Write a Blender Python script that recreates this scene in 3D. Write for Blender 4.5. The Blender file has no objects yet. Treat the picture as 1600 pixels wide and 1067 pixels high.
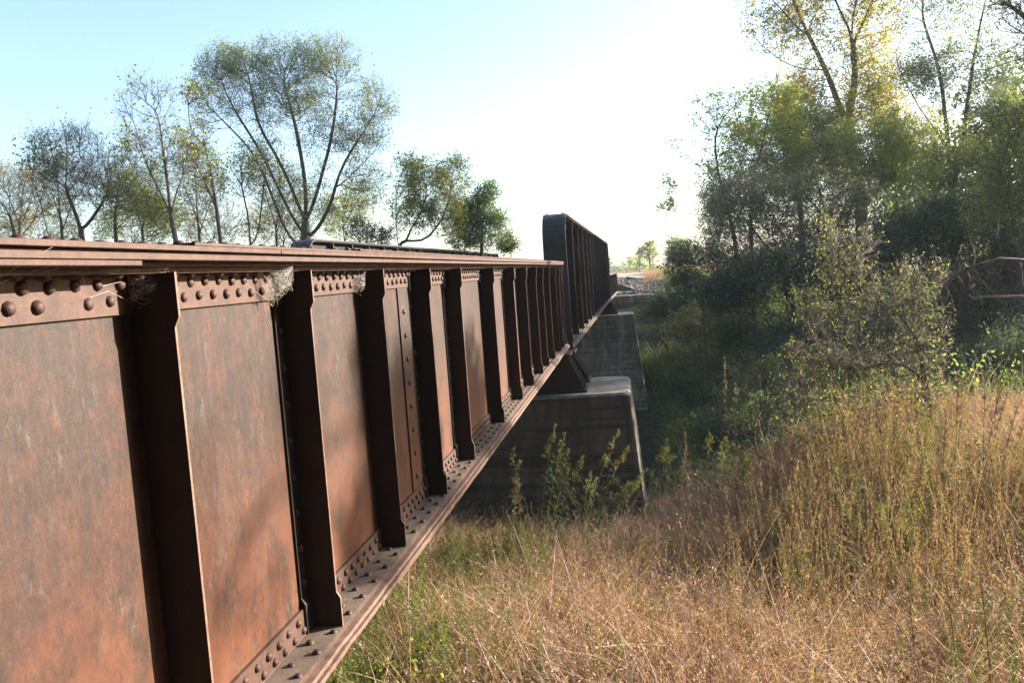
import bpy, math, random
import numpy as np
from mathutils import Vector, Matrix

random.seed(7)
rng = np.random.default_rng(7)
R = math.radians
scene = bpy.context.scene
COL = scene.collection

# ------------------------------------------------------------------ camera
F_PX = 1291.0
W = np.array([[0.98761617, -0.05892412, -0.14540377],
              [0.13977155, -0.09050781, 0.98603867],
              [-0.07126163, -0.99415104, -0.08115106]])
cam = bpy.data.cameras.new('camera')
cam.sensor_width = 36.0
cam.lens = F_PX / 1600 * 36
cam.clip_start = 0.05
cam.clip_end = 6000
cam_ob = bpy.data.objects.new('camera', cam)
m = Matrix.Identity(4)
for i in range(3):
    m[i][0] = W[i][0]
    m[i][1] = -W[i][1]
    m[i][2] = -W[i][2]
cam_ob.matrix_world = m
COL.objects.link(cam_ob)
scene.camera = cam_ob

# ------------------------------------------------------------------ light
SUN_AZ = R(61.0)      # from +Y towards +X
SUN_EL = R(17.5)
sun_dir = Vector((math.sin(SUN_AZ) * math.cos(SUN_EL), math.cos(SUN_AZ) * math.cos(SUN_EL), math.sin(SUN_EL)))
world = bpy.data.worlds.new('World')
scene.world = world
world.use_nodes = True
wn = world.node_tree
sky = wn.nodes.new('ShaderNodeTexSky')
sky.sky_type = 'NISHITA'
sky.sun_disc = False
sky.sun_elevation = SUN_EL
sky.sun_rotation = SUN_AZ
sky.air_density = 1.0
sky.dust_density = 1.7
sky.ozone_density = 2.0
bg = wn.nodes['Background']
bg.inputs['Strength'].default_value = 0.10
wn.links.new(sky.outputs[0], bg.inputs['Color'])
sun = bpy.data.lights.new('sun', 'SUN')
sun.energy = 5.0
sun.angle = R(0.55)
sun.color = (1.0, 0.92, 0.80)
sun_ob = bpy.data.objects.new('sun', sun)
sun_ob.rotation_euler = sun_dir.to_track_quat('Z', 'Y').to_euler()
sun_ob.location = (30, 20, 30)
COL.objects.link(sun_ob)
scene.view_settings.view_transform = 'Standard'
scene.view_settings.look = 'None'
scene.view_settings.gamma = 1
scene.view_settings.use_curve_mapping = False
scene.view_settings.exposure = 2.08
scene.cycles.max_bounces = 6
scene.cycles.transparent_max_bounces = 16
scene.cycles.volume_bounces = 0
scene.cycles.use_denoising = True


# ------------------------------------------------------------------ helpers
def ray(x, y):
    c = np.array([(x - 800) / F_PX, (y - 533.5) / F_PX, 1.0])
    d = W @ c
    return d


def at(x, y, Y):
    """world point seen at photo pixel (x, y) at distance Y down the bridge"""
    d = ray(x, y)
    return d * (Y / d[1])


def tag(o, label=None, cat=None, group=None, kind=None):
    if label: o['label'] = label
    if cat: o['category'] = cat
    if group: o['group'] = group
    if kind: o['kind'] = kind
    return o


def empty(name, loc, label, cat, group=None, rz=0.0):
    o = bpy.data.objects.new(name, None)
    o.empty_display_size = 0.3
    o.location = loc
    o.rotation_euler = (0, 0, rz)
    COL.objects.link(o)
    return tag(o, label, cat, group)


def link(name, me, parent=None, loc=None):
    o = bpy.data.objects.new(name, me)
    COL.objects.link(o)
    if parent is not None:
        o.parent = parent
    if loc is not None:
        o.location = loc
    return o


def np_mesh(name, V, faces, mat, smooth=False):
    """faces: list of int arrays (n,k) with equal k inside each array"""
    me = bpy.data.meshes.new(name)
    V = np.ascontiguousarray(V, dtype=np.float32)
    me.vertices.add(len(V))
    me.vertices.foreach_set('co', V.ravel())
    loops, starts, tot = [], [], 0
    for Fa in faces:
        if len(Fa) == 0:
            continue
        Fa = np.asarray(Fa, dtype=np.int32)
        k = Fa.shape[1]
        loops.append(Fa.ravel())
        starts.append(np.arange(len(Fa), dtype=np.int32) * k + tot)
        tot += Fa.size
    loops = np.concatenate(loops)
    starts = np.concatenate(starts)
    me.loops.add(tot)
    me.loops.foreach_set('vertex_index', loops)
    me.polygons.add(len(starts))
    me.polygons.foreach_set('loop_start', starts)
    me.update(calc_edges=True)
    if smooth:
        me.polygons.foreach_set('use_smooth', np.ones(len(starts), dtype=bool))
    me.validate()
    if mat:
        me.materials.append(mat)
    return me


class MB:
    def __init__(self):
        self.v, self.f = [], []

    def add(self, vs, fs):
        b = len(self.v)
        self.v += [tuple(map(float, p)) for p in vs]
        self.f += [tuple(i + b for i in f) for f in fs]

    def box(self, x0, x1, y0, y1, z0, z1, ny=1):
        if ny <= 1:
            vs = [(x, y, z) for x in (x0, x1) for y in (y0, y1) for z in (z0, z1)]
            self.add(vs, [(0, 1, 3, 2), (4, 6, 7, 5), (0, 4, 5, 1), (2, 3, 7, 6), (0, 2, 6, 4), (1, 5, 7, 3)])

    def prism(self, prof, y0, y1, axis='y'):
        """closed profile of (a, b); extruded. axis y: (x,z) profile; axis x: (y,z); axis z: (x,y)"""
        n = len(prof)
        vs = []
        for t in (y0, y1):
            for a, b in prof:
                vs.append({'y': (a, t, b), 'x': (t, a, b), 'z': (a, b, t)}[axis])
        fs = [(i, (i + 1) % n, n + (i + 1) % n, n + i) for i in range(n)]
        fs += [tuple(range(n - 1, -1, -1)), tuple(range(n, 2 * n))]
        self.add(vs, fs)

    def tube(self, pts, rad, k=6, cap=True):
        pts = [Vector(p) for p in pts]
        n = len(pts)
        if not hasattr(rad, '__len__'):
            rad = [rad] * n
        vs = []
        ref = Vector((0.31, 0.2, 0.93))
        for i, p in enumerate(pts):
            d = (pts[min(i + 1, n - 1)] - pts[max(i - 1, 0)]).normalized()
            a = d.cross(ref)
            if a.length < 0.05:
                a = d.cross(Vector((1, 0, 0)))
            a.normalize()
            b = d.cross(a)
            for j in range(k):
                t = 2 * math.pi * j / k
                vs.append(p + (a * math.cos(t) + b * math.sin(t)) * rad[i])
        fs = [(i * k + j, i * k + (j + 1) % k, (i + 1) * k + (j + 1) % k, (i + 1) * k + j) for i in range(n - 1) for j in range(k)]
        if cap:
            fs += [tuple(range(k - 1, -1, -1)), tuple(range((n - 1) * k, n * k))]
        self.add(vs, fs)

    def mesh(self, name, mat, smooth=False, bevel=0):
        me = bpy.data.meshes.new(name)
        me.from_pydata(self.v, [], self.f)
        me.update()
        import bmesh
        bm = bmesh.new()
        bm.from_mesh(me)
        bmesh.ops.recalc_face_normals(bm, faces=bm.faces)
        if bevel:
            bmesh.ops.bevel(bm, geom=list(bm.edges), offset=bevel, segments=1, affect='EDGES', profile=0.5)
        if smooth:
            for f in bm.faces: f.smooth = True
        bm.to_mesh(me)
        bm.free()
        me.materials.append(mat)
        return me

    def build(self, name, mat, parent=None, smooth=False, bevel=0):
        return link(name, self.mesh(name, mat, smooth, bevel), parent)


# ------------------------------------------------------------------ materials
def newmat(name):
    mt = bpy.data.materials.new(name)
    mt.use_nodes = True
    nt = mt.node_tree
    for n in list(nt.nodes):
        nt.nodes.remove(n)
    return mt, nt


def N(nt, typ, **kw):
    n = nt.nodes.new(typ)
    for k, v in kw.items():
        if k.startswith('i_'):
            n.inputs[int(k[2:]) if k[2:].isdigit() else k[2:]].default_value = v
        else:
            setattr(n, k, v)
    return n


def noise(nt, vec, scale, detail=4, rough=0.55, stretch=None):
    if stretch:
        mp = N(nt, 'ShaderNodeMapping')
        mp.inputs['Scale'].default_value = stretch
        nt.links.new(vec, mp.inputs['Vector'])
        vec = mp.outputs[0]
    n = N(nt, 'ShaderNodeTexNoise')
    n.inputs['Scale'].default_value = scale
    n.inputs['Detail'].default_value = detail
    n.inputs['Roughness'].default_value = rough
    nt.links.new(vec, n.inputs['Vector'])
    return n.outputs['Fac']


def ramp(nt, fac, stops, interp='LINEAR'):
    r = N(nt, 'ShaderNodeValToRGB')
    r.color_ramp.interpolation = interp
    el = r.color_ramp.elements
    while len(el) > 1:
        el.remove(el[-1])
    for i, (p, c) in enumerate(stops):
        e = el[0] if i == 0 else el.new(p)
        e.position = p
        e.color = (*c, 1) if len(c) == 3 else c
    nt.links.new(fac, r.inputs['Fac'])
    return r.outputs['Color']


def mix(nt, fac, a, b, mode='MIX'):
    n = N(nt, 'ShaderNodeMix', data_type='RGBA', blend_type=mode)
    for sock, v in ((n.inputs['Factor'], fac), (n.inputs['A'] if False else n.inputs[6], a), (n.inputs[7], b)):
        if hasattr(v, 'links') or isinstance(v, bpy.types.NodeSocket):
            nt.links.new(v, sock)
        elif isinstance(v, tuple):
            sock.default_value = (*v, 1) if len(v) == 3 else v
        else:
            sock.default_value = v
    return n.outputs[2]


def out_principled(nt, color, rough=0.7, bump=None, bstr=0.3, bdist=0.01, metallic=0.0, spec=0.5):
    p = N(nt, 'ShaderNodeBsdfPrincipled')
    o = N(nt, 'ShaderNodeOutputMaterial')
    if isinstance(color, tuple):
        p.inputs['Base Color'].default_value = (*color, 1)
    else:
        nt.links.new(color, p.inputs['Base Color'])
    if isinstance(rough, float):
        p.inputs['Roughness'].default_value = rough
    else:
        nt.links.new(rough, p.inputs['Roughness'])
    p.inputs['Metallic'].default_value = metallic
    p.inputs['Specular IOR Level'].default_value = spec
    if bump is not None:
        b = N(nt, 'ShaderNodeBump')
        b.inputs['Strength'].default_value = bstr
        b.inputs['Distance'].default_value = bdist
        nt.links.new(bump, b.inputs['Height'])
        nt.links.new(b.outputs[0], p.inputs['Normal'])
    nt.links.new(p.outputs[0], o.inputs['Surface'])
    return p


def geo_pos(nt):
    return N(nt, 'ShaderNodeNewGeometry').outputs['Position']


def rust_web():
    mt, nt = newmat('rusted_web_steel')
    P = geo_pos(nt)
    big = noise(nt, P, 1.7, 4, 0.6, (1, 1.0, 0.8))
    mid = noise(nt, P, 8, 7, 0.72, (1, 1.0, 0.6))
    streak = noise(nt, P, 30, 6, 0.75, (1, 1.0, 0.30))
    fine = noise(nt, P, 210, 3, 0.65, (1, 1.0, 0.7))
    grit = noise(nt, P, 420, 2, 0.6)
    base = ramp(nt, mid, [(0.32, (0.0166, 0.0071, 0.0043)), (0.44, (0.0288, 0.0115, 0.0064)), (0.53, (0.0457, 0.0174, 0.0086)), (0.62, (0.0653, 0.0206, 0.0075)), (0.74, (0.0915, 0.0309, 0.0100))])
    grey = ramp(nt, streak, [(0.47, (0, 0, 0)), (0.60, (1, 1, 1))])
    gm = ramp(nt, big, [(0.38, (0.05, 0.05, 0.05)), (0.60, (1, 1, 1))])
    gg = mix(nt, 1.0, grey, gm, 'MULTIPLY')
    bw = N(nt, 'ShaderNodeRGBToBW'); nt.links.new(gg, bw.inputs[0])
    mm = N(nt, 'ShaderNodeMath', operation='MULTIPLY', i_1=0.6); nt.links.new(bw.outputs[0], mm.inputs[0])
    c = mix(nt, mm.outputs[0], base, (0.0675, 0.0475, 0.0351))
    pat = ramp(nt, noise(nt, P, 2.6, 5, 0.65, (1, 1.3, 0.8)), [(0.45, (0, 0, 0)), (0.66, (0.6, 0.6, 0.6))])
    c = mix(nt, pat, c, (0.0270, 0.0158, 0.0122))
    speck = ramp(nt, fine, [(0.58, (0, 0, 0)), (0.70, (1, 1, 1))])
    sb = N(nt, 'ShaderNodeMath', operation='MULTIPLY', i_1=0.5); nt.links.new(speck, sb.inputs[0])
    c = mix(nt, sb.outputs[0], c, (0.0915, 0.0337, 0.0143))
    dk = ramp(nt, fine, [(0.30, (0.5, 0.5, 0.5)), (0.46, (1, 1, 1))])
    c = mix(nt, 1.0, c, dk, 'MULTIPLY')
    mot = ramp(nt, noise(nt, P, 48, 8, 0.85, (1, 1.0, 0.55)), [(0.36, (0.5, 0.47, 0.46)), (0.5, (1.0, 1.0, 1.0)), (0.64, (1.6, 1.45, 1.35))])
    c = mix(nt, 1.0, c, mot, 'MULTIPLY')
    bl = ramp(nt, noise(nt, P, 13, 7, 0.8, (1, 1.0, 0.7)), [(0.34, (0.55, 0.52, 0.5)), (0.47, (1, 1, 1)), (0.6, (1.3, 1.12, 1.0))])
    c = mix(nt, 0.85, c, bl, 'MULTIPLY')
    wh = ramp(nt, grit, [(0.66, (0, 0, 0)), (0.74, (0.9, 0.9, 0.9))])
    c = mix(nt, wh, c, (0.1481, 0.1109, 0.0788))
    wm = ramp(nt, noise(nt, P, 24, 7, 0.85, (1, 1.0, 0.4)), [(0.55, (0, 0, 0)), (0.66, (0.5, 0.5, 0.5))])
    gm2 = mix(nt, 1.0, wm, gm, 'MULTIPLY')
    c = mix(nt, gm2, c, (0.185, 0.165, 0.145))
    sz = N(nt, 'ShaderNodeSeparateXYZ'); nt.links.new(P, sz.inputs[0])
    lo = N(nt, 'ShaderNodeMapRange'); lo.inputs[1].default_value = -0.45; lo.inputs[2].default_value = -1.3; lo.inputs[3].default_value = 0; lo.inputs[4].default_value = 0.72
    nt.links.new(sz.outputs[2], lo.inputs[0])
    om = ramp(nt, noise(nt, P, 5, 6, 0.75, (1, 1, 0.7)), [(0.38, (0, 0, 0)), (0.55, (1, 1, 1))])
    ob_ = N(nt, 'ShaderNodeMath', operation='MULTIPLY'); nt.links.new(lo.outputs[0], ob_.inputs[0]); nt.links.new(om, ob_.inputs[1])
    c = mix(nt, ob_.outputs[0], c, (0.155, 0.048, 0.017))
    st = ramp(nt, noise(nt, P, 17, 4, 0.6, (1, 1.0, 0.05)), [(0.50, (0, 0, 0)), (0.62, (1, 1, 1))])
    hi = N(nt, 'ShaderNodeMapRange'); hi.inputs[1].default_value = -0.95; hi.inputs[2].default_value = -0.05; hi.inputs[4].default_value = 0.6
    nt.links.new(sz.outputs[2], hi.inputs[0])
    sm_ = N(nt, 'ShaderNodeMath', operation='MULTIPLY'); nt.links.new(st, sm_.inputs[0]); nt.links.new(hi.outputs[0], sm_.inputs[1])
    c = mix(nt, sm_.outputs[0], c, (0.0198, 0.0114, 0.0084))
    c = mix(nt, 1.0, c, (0.86, 0.84, 0.82), 'MULTIPLY')
    out_principled(nt, c, 0.6, mix(nt, 0.5, fine, mid), 0.45, 0.003, spec=0.35)
    return mt


def rust_dark(name, a, b, c3, scale=14, rough=0.65):
    mt, nt = newmat(name)
    P = geo_pos(nt)
    n1 = noise(nt, P, scale, 5, 0.65)
    fine = noise(nt, P, 140, 3, 0.6)
    base = ramp(nt, n1, [(0.3, a), (0.5, b), (0.72, c3)])
    dk = ramp(nt, fine, [(0.3, (0.65, 0.65, 0.65)), (0.5, (1, 1, 1)), (0.7, (1.25, 1.2, 1.15))])
    base = mix(nt, 1.0, base, dk, 'MULTIPLY')
    out_principled(nt, base, rough, fine, 0.35, 0.002, spec=0.4)
    return mt


def concrete(kf=1.0, nm='board_marked_concrete'):
    mt, nt = newmat(nm)
    P = geo_pos(nt)
    n1 = noise(nt, P, 1.1, 5, 0.6)
    n2 = noise(nt, P, 7, 5, 0.65, (1, 1, 0.35))
    wv = N(nt, 'ShaderNodeTexNoise'); mp = N(nt, 'ShaderNodeMapping')
    mp.inputs['Scale'].default_value = (0.25, 0.25, 7.5)
    nt.links.new(P, mp.inputs['Vector']); nt.links.new(mp.outputs[0], wv.inputs['Vector'])
    wv.inputs['Scale'].default_value = 1.0; wv.inputs['Detail'].default_value = 3
    c = ramp(nt, n1, [(0.3, (0.14, 0.125, 0.105)), (0.5, (0.23, 0.21, 0.175)), (0.7, (0.31, 0.285, 0.24))])
    s = ramp(nt, n2, [(0.35, (0.55, 0.52, 0.48)), (0.6, (1, 1, 1))])
    c = mix(nt, 0.8, c, s, 'MULTIPLY')
    b = ramp(nt, wv.outputs['Fac'], [(0.42, (0.45, 0.43, 0.41)), (0.5, (1, 1, 1))])
    c = mix(nt, 0.75, c, b, 'MULTIPLY')
    run = ramp(nt, noise(nt, P, 2.2, 4, 0.6, (1, 1, 0.12)), [(0.56, (0, 0, 0)), (0.64, (0.55, 0.55, 0.55))])
    c = mix(nt, run, c, (0.36, 0.345, 0.32))
    dr = ramp(nt, noise(nt, P, 3.1, 4, 0.6, (1, 1, 0.15)), [(0.54, (0, 0, 0)), (0.66, (0.75, 0.75, 0.75))])
    c = mix(nt, dr, c, (0.10, 0.09, 0.08))
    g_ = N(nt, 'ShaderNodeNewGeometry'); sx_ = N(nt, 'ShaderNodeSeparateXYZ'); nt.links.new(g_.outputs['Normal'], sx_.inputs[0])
    flat = ramp(nt, sx_.outputs[2], [(0.5, (0.54 * kf, 0.50 * kf, 0.45 * kf)), (0.85, (1.45, 1.4, 1.3))])  # light put into the colour: tops paler, sides darker by facing
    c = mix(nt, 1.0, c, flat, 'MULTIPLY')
    h = mix(nt, 0.75, noise(nt, P, 30, 4, 0.6), wv.outputs['Fac'])
    out_principled(nt, c, 0.85, h, 0.5, 0.02, spec=0.3)
    return mt


def leafmat(name, cols, trans=0.45, rough=0.65, pos_scale=None):
    """cols: ramp stops over per-leaf random"""
    mt, nt = newmat(name)
    g = N(nt, 'ShaderNodeNewGeometry')
    oi = N(nt, 'ShaderNodeObjectInfo')
    rnd = g.outputs['Random Per Island']
    nz = noise(nt, g.outputs['Position'], pos_scale or 0.8, 2, 0.5)
    a = N(nt, 'ShaderNodeMath', operation='MULTIPLY_ADD', i_1=0.62); nt.links.new(rnd, a.inputs[0])
    b = N(nt, 'ShaderNodeMath', operation='MULTIPLY_ADD', i_1=0.9, i_2=-0.26); nt.links.new(nz, b.inputs[0])
    nt.links.new(b.outputs[0], a.inputs[2])
    c = ramp(nt, a.outputs[0], cols)
    d = N(nt, 'ShaderNodeBsdfPrincipled'); d.inputs['Roughness'].default_value = rough
    d.inputs['Specular IOR Level'].default_value = 0.15
    t = N(nt, 'ShaderNodeBsdfTranslucent')
    br = N(nt, 'ShaderNodeMixRGB'); br.blend_type = 'MULTIPLY'; br.inputs[0].default_value = 1; br.inputs[2].default_value = (1.5, 1.5, 0.85, 1)
    nt.links.new(c, br.inputs[1])
    nt.links.new(c, d.inputs['Base Color']); nt.links.new(br.outputs[0], t.inputs['Color'])
    mx = N(nt, 'ShaderNodeMixShader'); mx.inputs[0].default_value = trans
    nt.links.new(d.outputs[0], mx.inputs[1]); nt.links.new(t.outputs[0], mx.inputs[2])
    o = N(nt, 'ShaderNodeOutputMaterial'); nt.links.new(mx.outputs[0], o.inputs['Surface'])
    return mt


def barkmat(name, a, b):
    mt, nt = newmat(name)
    P = geo_pos(nt)
    c = ramp(nt, noise(nt, P, 14, 4, 0.6, (1, 1, 0.25)), [(0.35, a), (0.65, b)])
    out_principled(nt, c, 0.85, noise(nt, P, 30, 3, 0.6, (1, 1, 0.2)), 0.5, 0.02, spec=0.2)
    return mt


M = {}
M['web'] = rust_web()
M['steel'] = rust_dark('rusted_flange_steel', (0.0363, 0.0159, 0.0101), (0.0642, 0.0278, 0.0164), (0.0921, 0.0437, 0.0253))
M['stiff'] = rust_dark('dark_rusted_stiffener_steel', (0.0095, 0.0045, 0.0032), (0.0164, 0.0073, 0.0049), (0.0253, 0.0118, 0.0077), 10)  # same rust as the web, with shade put into the colour
M['rivet'] = rust_dark('rusted_rivet_steel', (0.0298, 0.0110, 0.0079), (0.0473, 0.0187, 0.0126), (0.0671, 0.0264, 0.0168), 40)
M['ledge'] = rust_dark('dusty_ledge_steel', (0.0855, 0.0594, 0.0425), (0.1282, 0.0912, 0.0657), (0.1795, 0.1343, 0.0967), 8, 0.85)
M['end'] = rust_dark('dark_weathered_steel', (0.0166, 0.0150, 0.0150), (0.0250, 0.0226, 0.0220), (0.0366, 0.0317, 0.0293), 9, 0.5)  # rust darkened and greyed: shade and sky reflection put into the colour
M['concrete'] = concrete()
M['concrete_pale'] = concrete(2.1, 'pale_streaked_concrete')  # same concrete with lighter sides, sky light put into the colour
M['edge'] = rust_dark('worn_steel_edge', (0.0881, 0.0450, 0.0312), (0.1384, 0.0795, 0.0554), (0.1887, 0.1245, 0.0900), 20)  # paler copy of the rust, sunlight put into the colour
M['bark'] = barkmat('grey_brown_bark', (0.0480, 0.0384, 0.0304), (0.1200, 0.0960, 0.0760))
M['bark_pale'] = barkmat('pale_dead_bark', (0.1280, 0.1080, 0.0920), (0.2720, 0.2320, 0.2000))
M['twig'] = barkmat('brown_twig', (0.0680, 0.0480, 0.0360), (0.1520, 0.1160, 0.0920))
M['bush_twig'] = barkmat('grey_tan_bush_twig', (0.1080, 0.0864, 0.0670), (0.2592, 0.2106, 0.1728))
M['l_olive'] = leafmat('olive_leaf', [(0.0, (0.1116, 0.1452, 0.0671)), (0.5, (0.1898, 0.2232, 0.1003)), (0.85, (0.3126, 0.3126, 0.1116)), (1, (0.4910, 0.3794, 0.1116))])
M['l_greygreen'] = leafmat('grey_green_leaf', [(0.0, (0.1095, 0.1394, 0.0995)), (0.6, (0.1791, 0.2190, 0.1394)), (1, (0.2985, 0.2985, 0.1592))])
M['l_yellowgreen'] = leafmat('yellow_green_leaf', [(0.0, (0.1336, 0.1910, 0.0572)), (0.4, (0.2482, 0.3055, 0.0668)), (0.75, (0.4582, 0.4202, 0.0763)), (1, (0.6874, 0.4965, 0.0954))], 0.5)
M['l_gold'] = leafmat('gold_leaf', [(0.0, (0.1356, 0.1424, 0.0427)), (0.4, (0.2518, 0.2238, 0.0532)), (0.75, (0.3876, 0.3052, 0.0639)), (1, (0.4844, 0.3357, 0.0746))], 0.5)
M['l_yellow'] = leafmat('yellow_leaf', [(0.0, (0.0900, 0.0975, 0.0225)), (0.35, (0.2025, 0.1650, 0.0300)), (0.8, (0.3150, 0.2325, 0.0375)), (1, (0.3150, 0.1275, 0.0300))], 0.5)
M['l_green'] = leafmat('green_leaf', [(0.0, (0.0482, 0.0792, 0.0310)), (0.6, (0.0862, 0.1379, 0.0448)), (1, (0.1723, 0.2240, 0.0620))], 0.4, 0.7)
M['l_dark'] = leafmat('dark_green_leaf', [(0.0, (0.0470, 0.0705, 0.0500)), (0.6, (0.0763, 0.1116, 0.0705)), (1, (0.1409, 0.1702, 0.0882))], 0.3, 0.8)
M['l_brush'] = leafmat('dull_brush_leaf', [(0.0, (0.1539, 0.1539, 0.1027)), (0.5, (0.2567, 0.2439, 0.1410)), (1, (0.4362, 0.3336, 0.1795))], 0.35)


# ------------------------------------------------------------------ terrain
def lerp(x, xs, ys):
    return np.interp(x, xs, ys)


def sstep(x, a, b):
    t = np.clip((x - a) / (b - a), 0, 1)
    return t * t * (3 - 2 * t)


_ph = rng.uniform(0, 6.28, (14, 2)); _fr = rng.uniform(0.25, 1.5, (14,)); _an = rng.uniform(0, 6.28, (14,))


def wob(X, Y):
    s = 0
    for i in range(14):
        s = s + np.sin((X * np.cos(_an[i]) + Y * np.sin(_an[i])) * _fr[i] * 2 + _ph[i, 0]) / (0.6 + _fr[i])
    return s / 14


def H(X, Y):
    X = np.asarray(X, float); Y = np.asarray(Y, float)
    k = sstep(X, -0.5, 5.5)
    s = 0.215 * (1 - k) + 0.045 * k
    zn = -2.35 - s * (np.clip(Y, -8, 30) - 3)
    zn = np.where(Y < 3, -2.35 + 0.03 * (3 - np.clip(Y, -60, 3)), zn)
    prof = lerp(Y, [0, 20, 24, 30, 38, 48, 55, 60, 90, 130, 200, 400, 3000],
                [-6.5, -7.6, -9.2, -9.2, -7.2, -3.6, -1.75, -1.3, -1.05, -1.3, -4, -6, -6])
    edge = 17.0 - 2.0 * k
    b = sstep(Y, edge, edge + 5)
    z = zn * (1 - b) + prof * b
    # bank to the right of the far approach falls away
    f = sstep(X, 3.0, 9.0) * sstep(Y, 50, 58) * (1 - sstep(Y, 62, 76))
    z = z - 1.6 * f
    z = z - 0.30 * np.exp(-((X - 0.75) / 1.3) ** 2 - ((Y - 8.2) / 0.75) ** 2) - 0.22 * np.exp(-((X - 2.4) / 1.2) ** 2 - ((Y - 6.6) / 0.6) ** 2)
    amp = 0.22 * np.clip(1 - (Y - 60) / 60, 0, 1) + 0.02
    return z + amp * wob(X, Y)


def axis(a, b, fine0, fine1, df, grow=1.12):
    c = list(np.arange(fine0, fine1 + 1e-6, df))
    d = df
    while c[-1] < b:
        d *= grow; c.append(c[-1] + d)
    d = df
    while c[0] > a:
        d *= grow; c.insert(0, c[0] - d)
    return np.array(c)


gx = axis(-1500, 1500, -6, 14, 0.45, 1.15)
gy = axis(-60, 2500, 0, 60, 0.45, 1.15)
GX, GY = np.meshgrid(gx, gy, indexing='ij')
GZ = H(GX, GY)
V = np.stack([GX, GY, GZ], -1).reshape(-1, 3)
nx, ny = len(gx), len(gy)
ii, jj = np.meshgrid(np.arange(nx - 1), np.arange(ny - 1), indexing='ij')
a = (ii * ny + jj).ravel()
Fq = np.stack([a, a + ny, a + ny + 1, a + 1], 1)

mt, nt = newmat('soil_and_litter')
P = geo_pos(nt)
c1 = ramp(nt, noise(nt, P, 2.2, 6, 0.65), [(0.3, (0.06, 0.045, 0.028)), (0.5, (0.12, 0.088, 0.055)), (0.7, (0.21, 0.155, 0.095))])
sx = N(nt, 'ShaderNodeSeparateXYZ'); nt.links.new(P, sx.inputs[0])
mr = N(nt, 'ShaderNodeMapRange'); mr.inputs[1].default_value = 15; mr.inputs[2].default_value = 20; nt.links.new(sx.outputs[1], mr.inputs[0])
c2 = ramp(nt, noise(nt, P, 1.1, 5, 0.65), [(0.3, (0.02, 0.028, 0.013)), (0.55, (0.045, 0.055, 0.025)), (0.75, (0.10, 0.085, 0.045))])
c = mix(nt, mr.outputs[0], c1, c2)
mr2 = N(nt, 'ShaderNodeMapRange'); mr2.inputs[1].default_value = 52; mr2.inputs[2].default_value = 62; nt.links.new(sx.outputs[1], mr2.inputs[0])
c3 = ramp(nt, noise(nt, P, 0.6, 6, 0.7), [(0.3, (0.20, 0.15, 0.10)), (0.5, (0.34, 0.27, 0.20)), (0.7, (0.42, 0.36, 0.28))])
c = mix(nt, mr2.outputs[0], c, c3)
out_principled(nt, c, 0.95, noise(nt, P, 12, 5, 0.7), 0.8, 0.05, spec=0.1)
M['soil'] = mt
tag(link('ground', np_mesh('ground', V, [Fq], mt, True)), kind='structure')

mt, nt = newmat('creek_water')
out_principled(nt, (0.02, 0.025, 0.02), 0.12, noise(nt, geo_pos(nt), 3, 3), 0.2, 0.02)
wb = MB(); wb.add([(-120, 23, -9.02), (120, 23, -9.02), (120, 30.5, -9.02), (-120, 30.5, -9.02)], [(0, 1, 2, 3)])
tag(wb.build('creek', mt), kind='structure')

# road on the far side
mt, nt = newmat('pale_gravel_road')
P = geo_pos(nt)
c = ramp(nt, noise(nt, P, 3, 6, 0.7), [(0.3, (0.34, 0.31, 0.27)), (0.7, (0.5, 0.47, 0.42))])
out_principled(nt, c, 0.95, noise(nt, P, 25, 4), 0.5, 0.03, spec=0.1)
rb = MB()
xs = np.linspace(-60, 120, 60)
vs = []
for x in xs:
    yc = 90 + 0.0006 * (x) ** 2
    vs += [(x, yc - 5, -0.96), (x, yc - 4.6, -0.86), (x, yc + 4.6, -0.86), (x, yc + 5, -0.96)]
rb.add(vs, [(4 * i + j, 4 * i + j + 4, 4 * i + j + 5, 4 * i + j + 1) for i in range(59) for j in range(3)])
tag(rb.build('road', mt), kind='structure')

# ------------------------------------------------------------------ span one: the near plate girder
def rivet_mesh(name, mat, r=0.0185, h=0.0150, n=8):
    """domed head with its axis on +Z"""
    vs, fs = [], []
    rings = [(r, 0.0), (r * 0.88, h * 0.52), (r * 0.5, h * 0.9)]
    for rr, z in rings:
        for j in range(n):
            t = 2 * math.pi * j / n
            vs.append((rr * math.cos(t), rr * math.sin(t), z))
    vs.append((0, 0, h))
    for i in range(2):
        for j in range(n):
            fs.append((i * n + j, i * n + (j + 1) % n, (i + 1) * n + (j + 1) % n, (i + 1) * n + j))
    for j in range(n):
        fs.append((2 * n + j, 2 * n + (j + 1) % n, 3 * n))
    me = bpy.data.meshes.new(name)
    me.from_pydata(vs, [], fs)
    me.update()
    for p in me.polygons: p.use_smooth = True
    me.materials.append(mat)
    return me


RIV = rivet_mesh('rivet', M['rivet'])
RV = np.array([v.co[:] for v in RIV.vertices])
RQ = np.array([p.vertices[:] for p in RIV.polygons if len(p.vertices) == 4])
RT = np.array([p.vertices[:] for p in RIV.polygons if len(p.vertices) == 3])
AXM = {'+x': np.array([[0, 0, 1], [0, 1, 0], [-1, 0, 0]]), '-y': np.array([[1, 0, 0], [0, 0, -1], [0, 1, 0]]),
       '+z': np.eye(3), '-z': np.array([[1, 0, 0], [0, -1, 0], [0, 0, -1]])}
AXR = {'+x': (0, R(90), 0), '-y': (R(90), 0, 0), '+z': (0, 0, 0), '-z': (R(180), 0, 0)}


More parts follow.
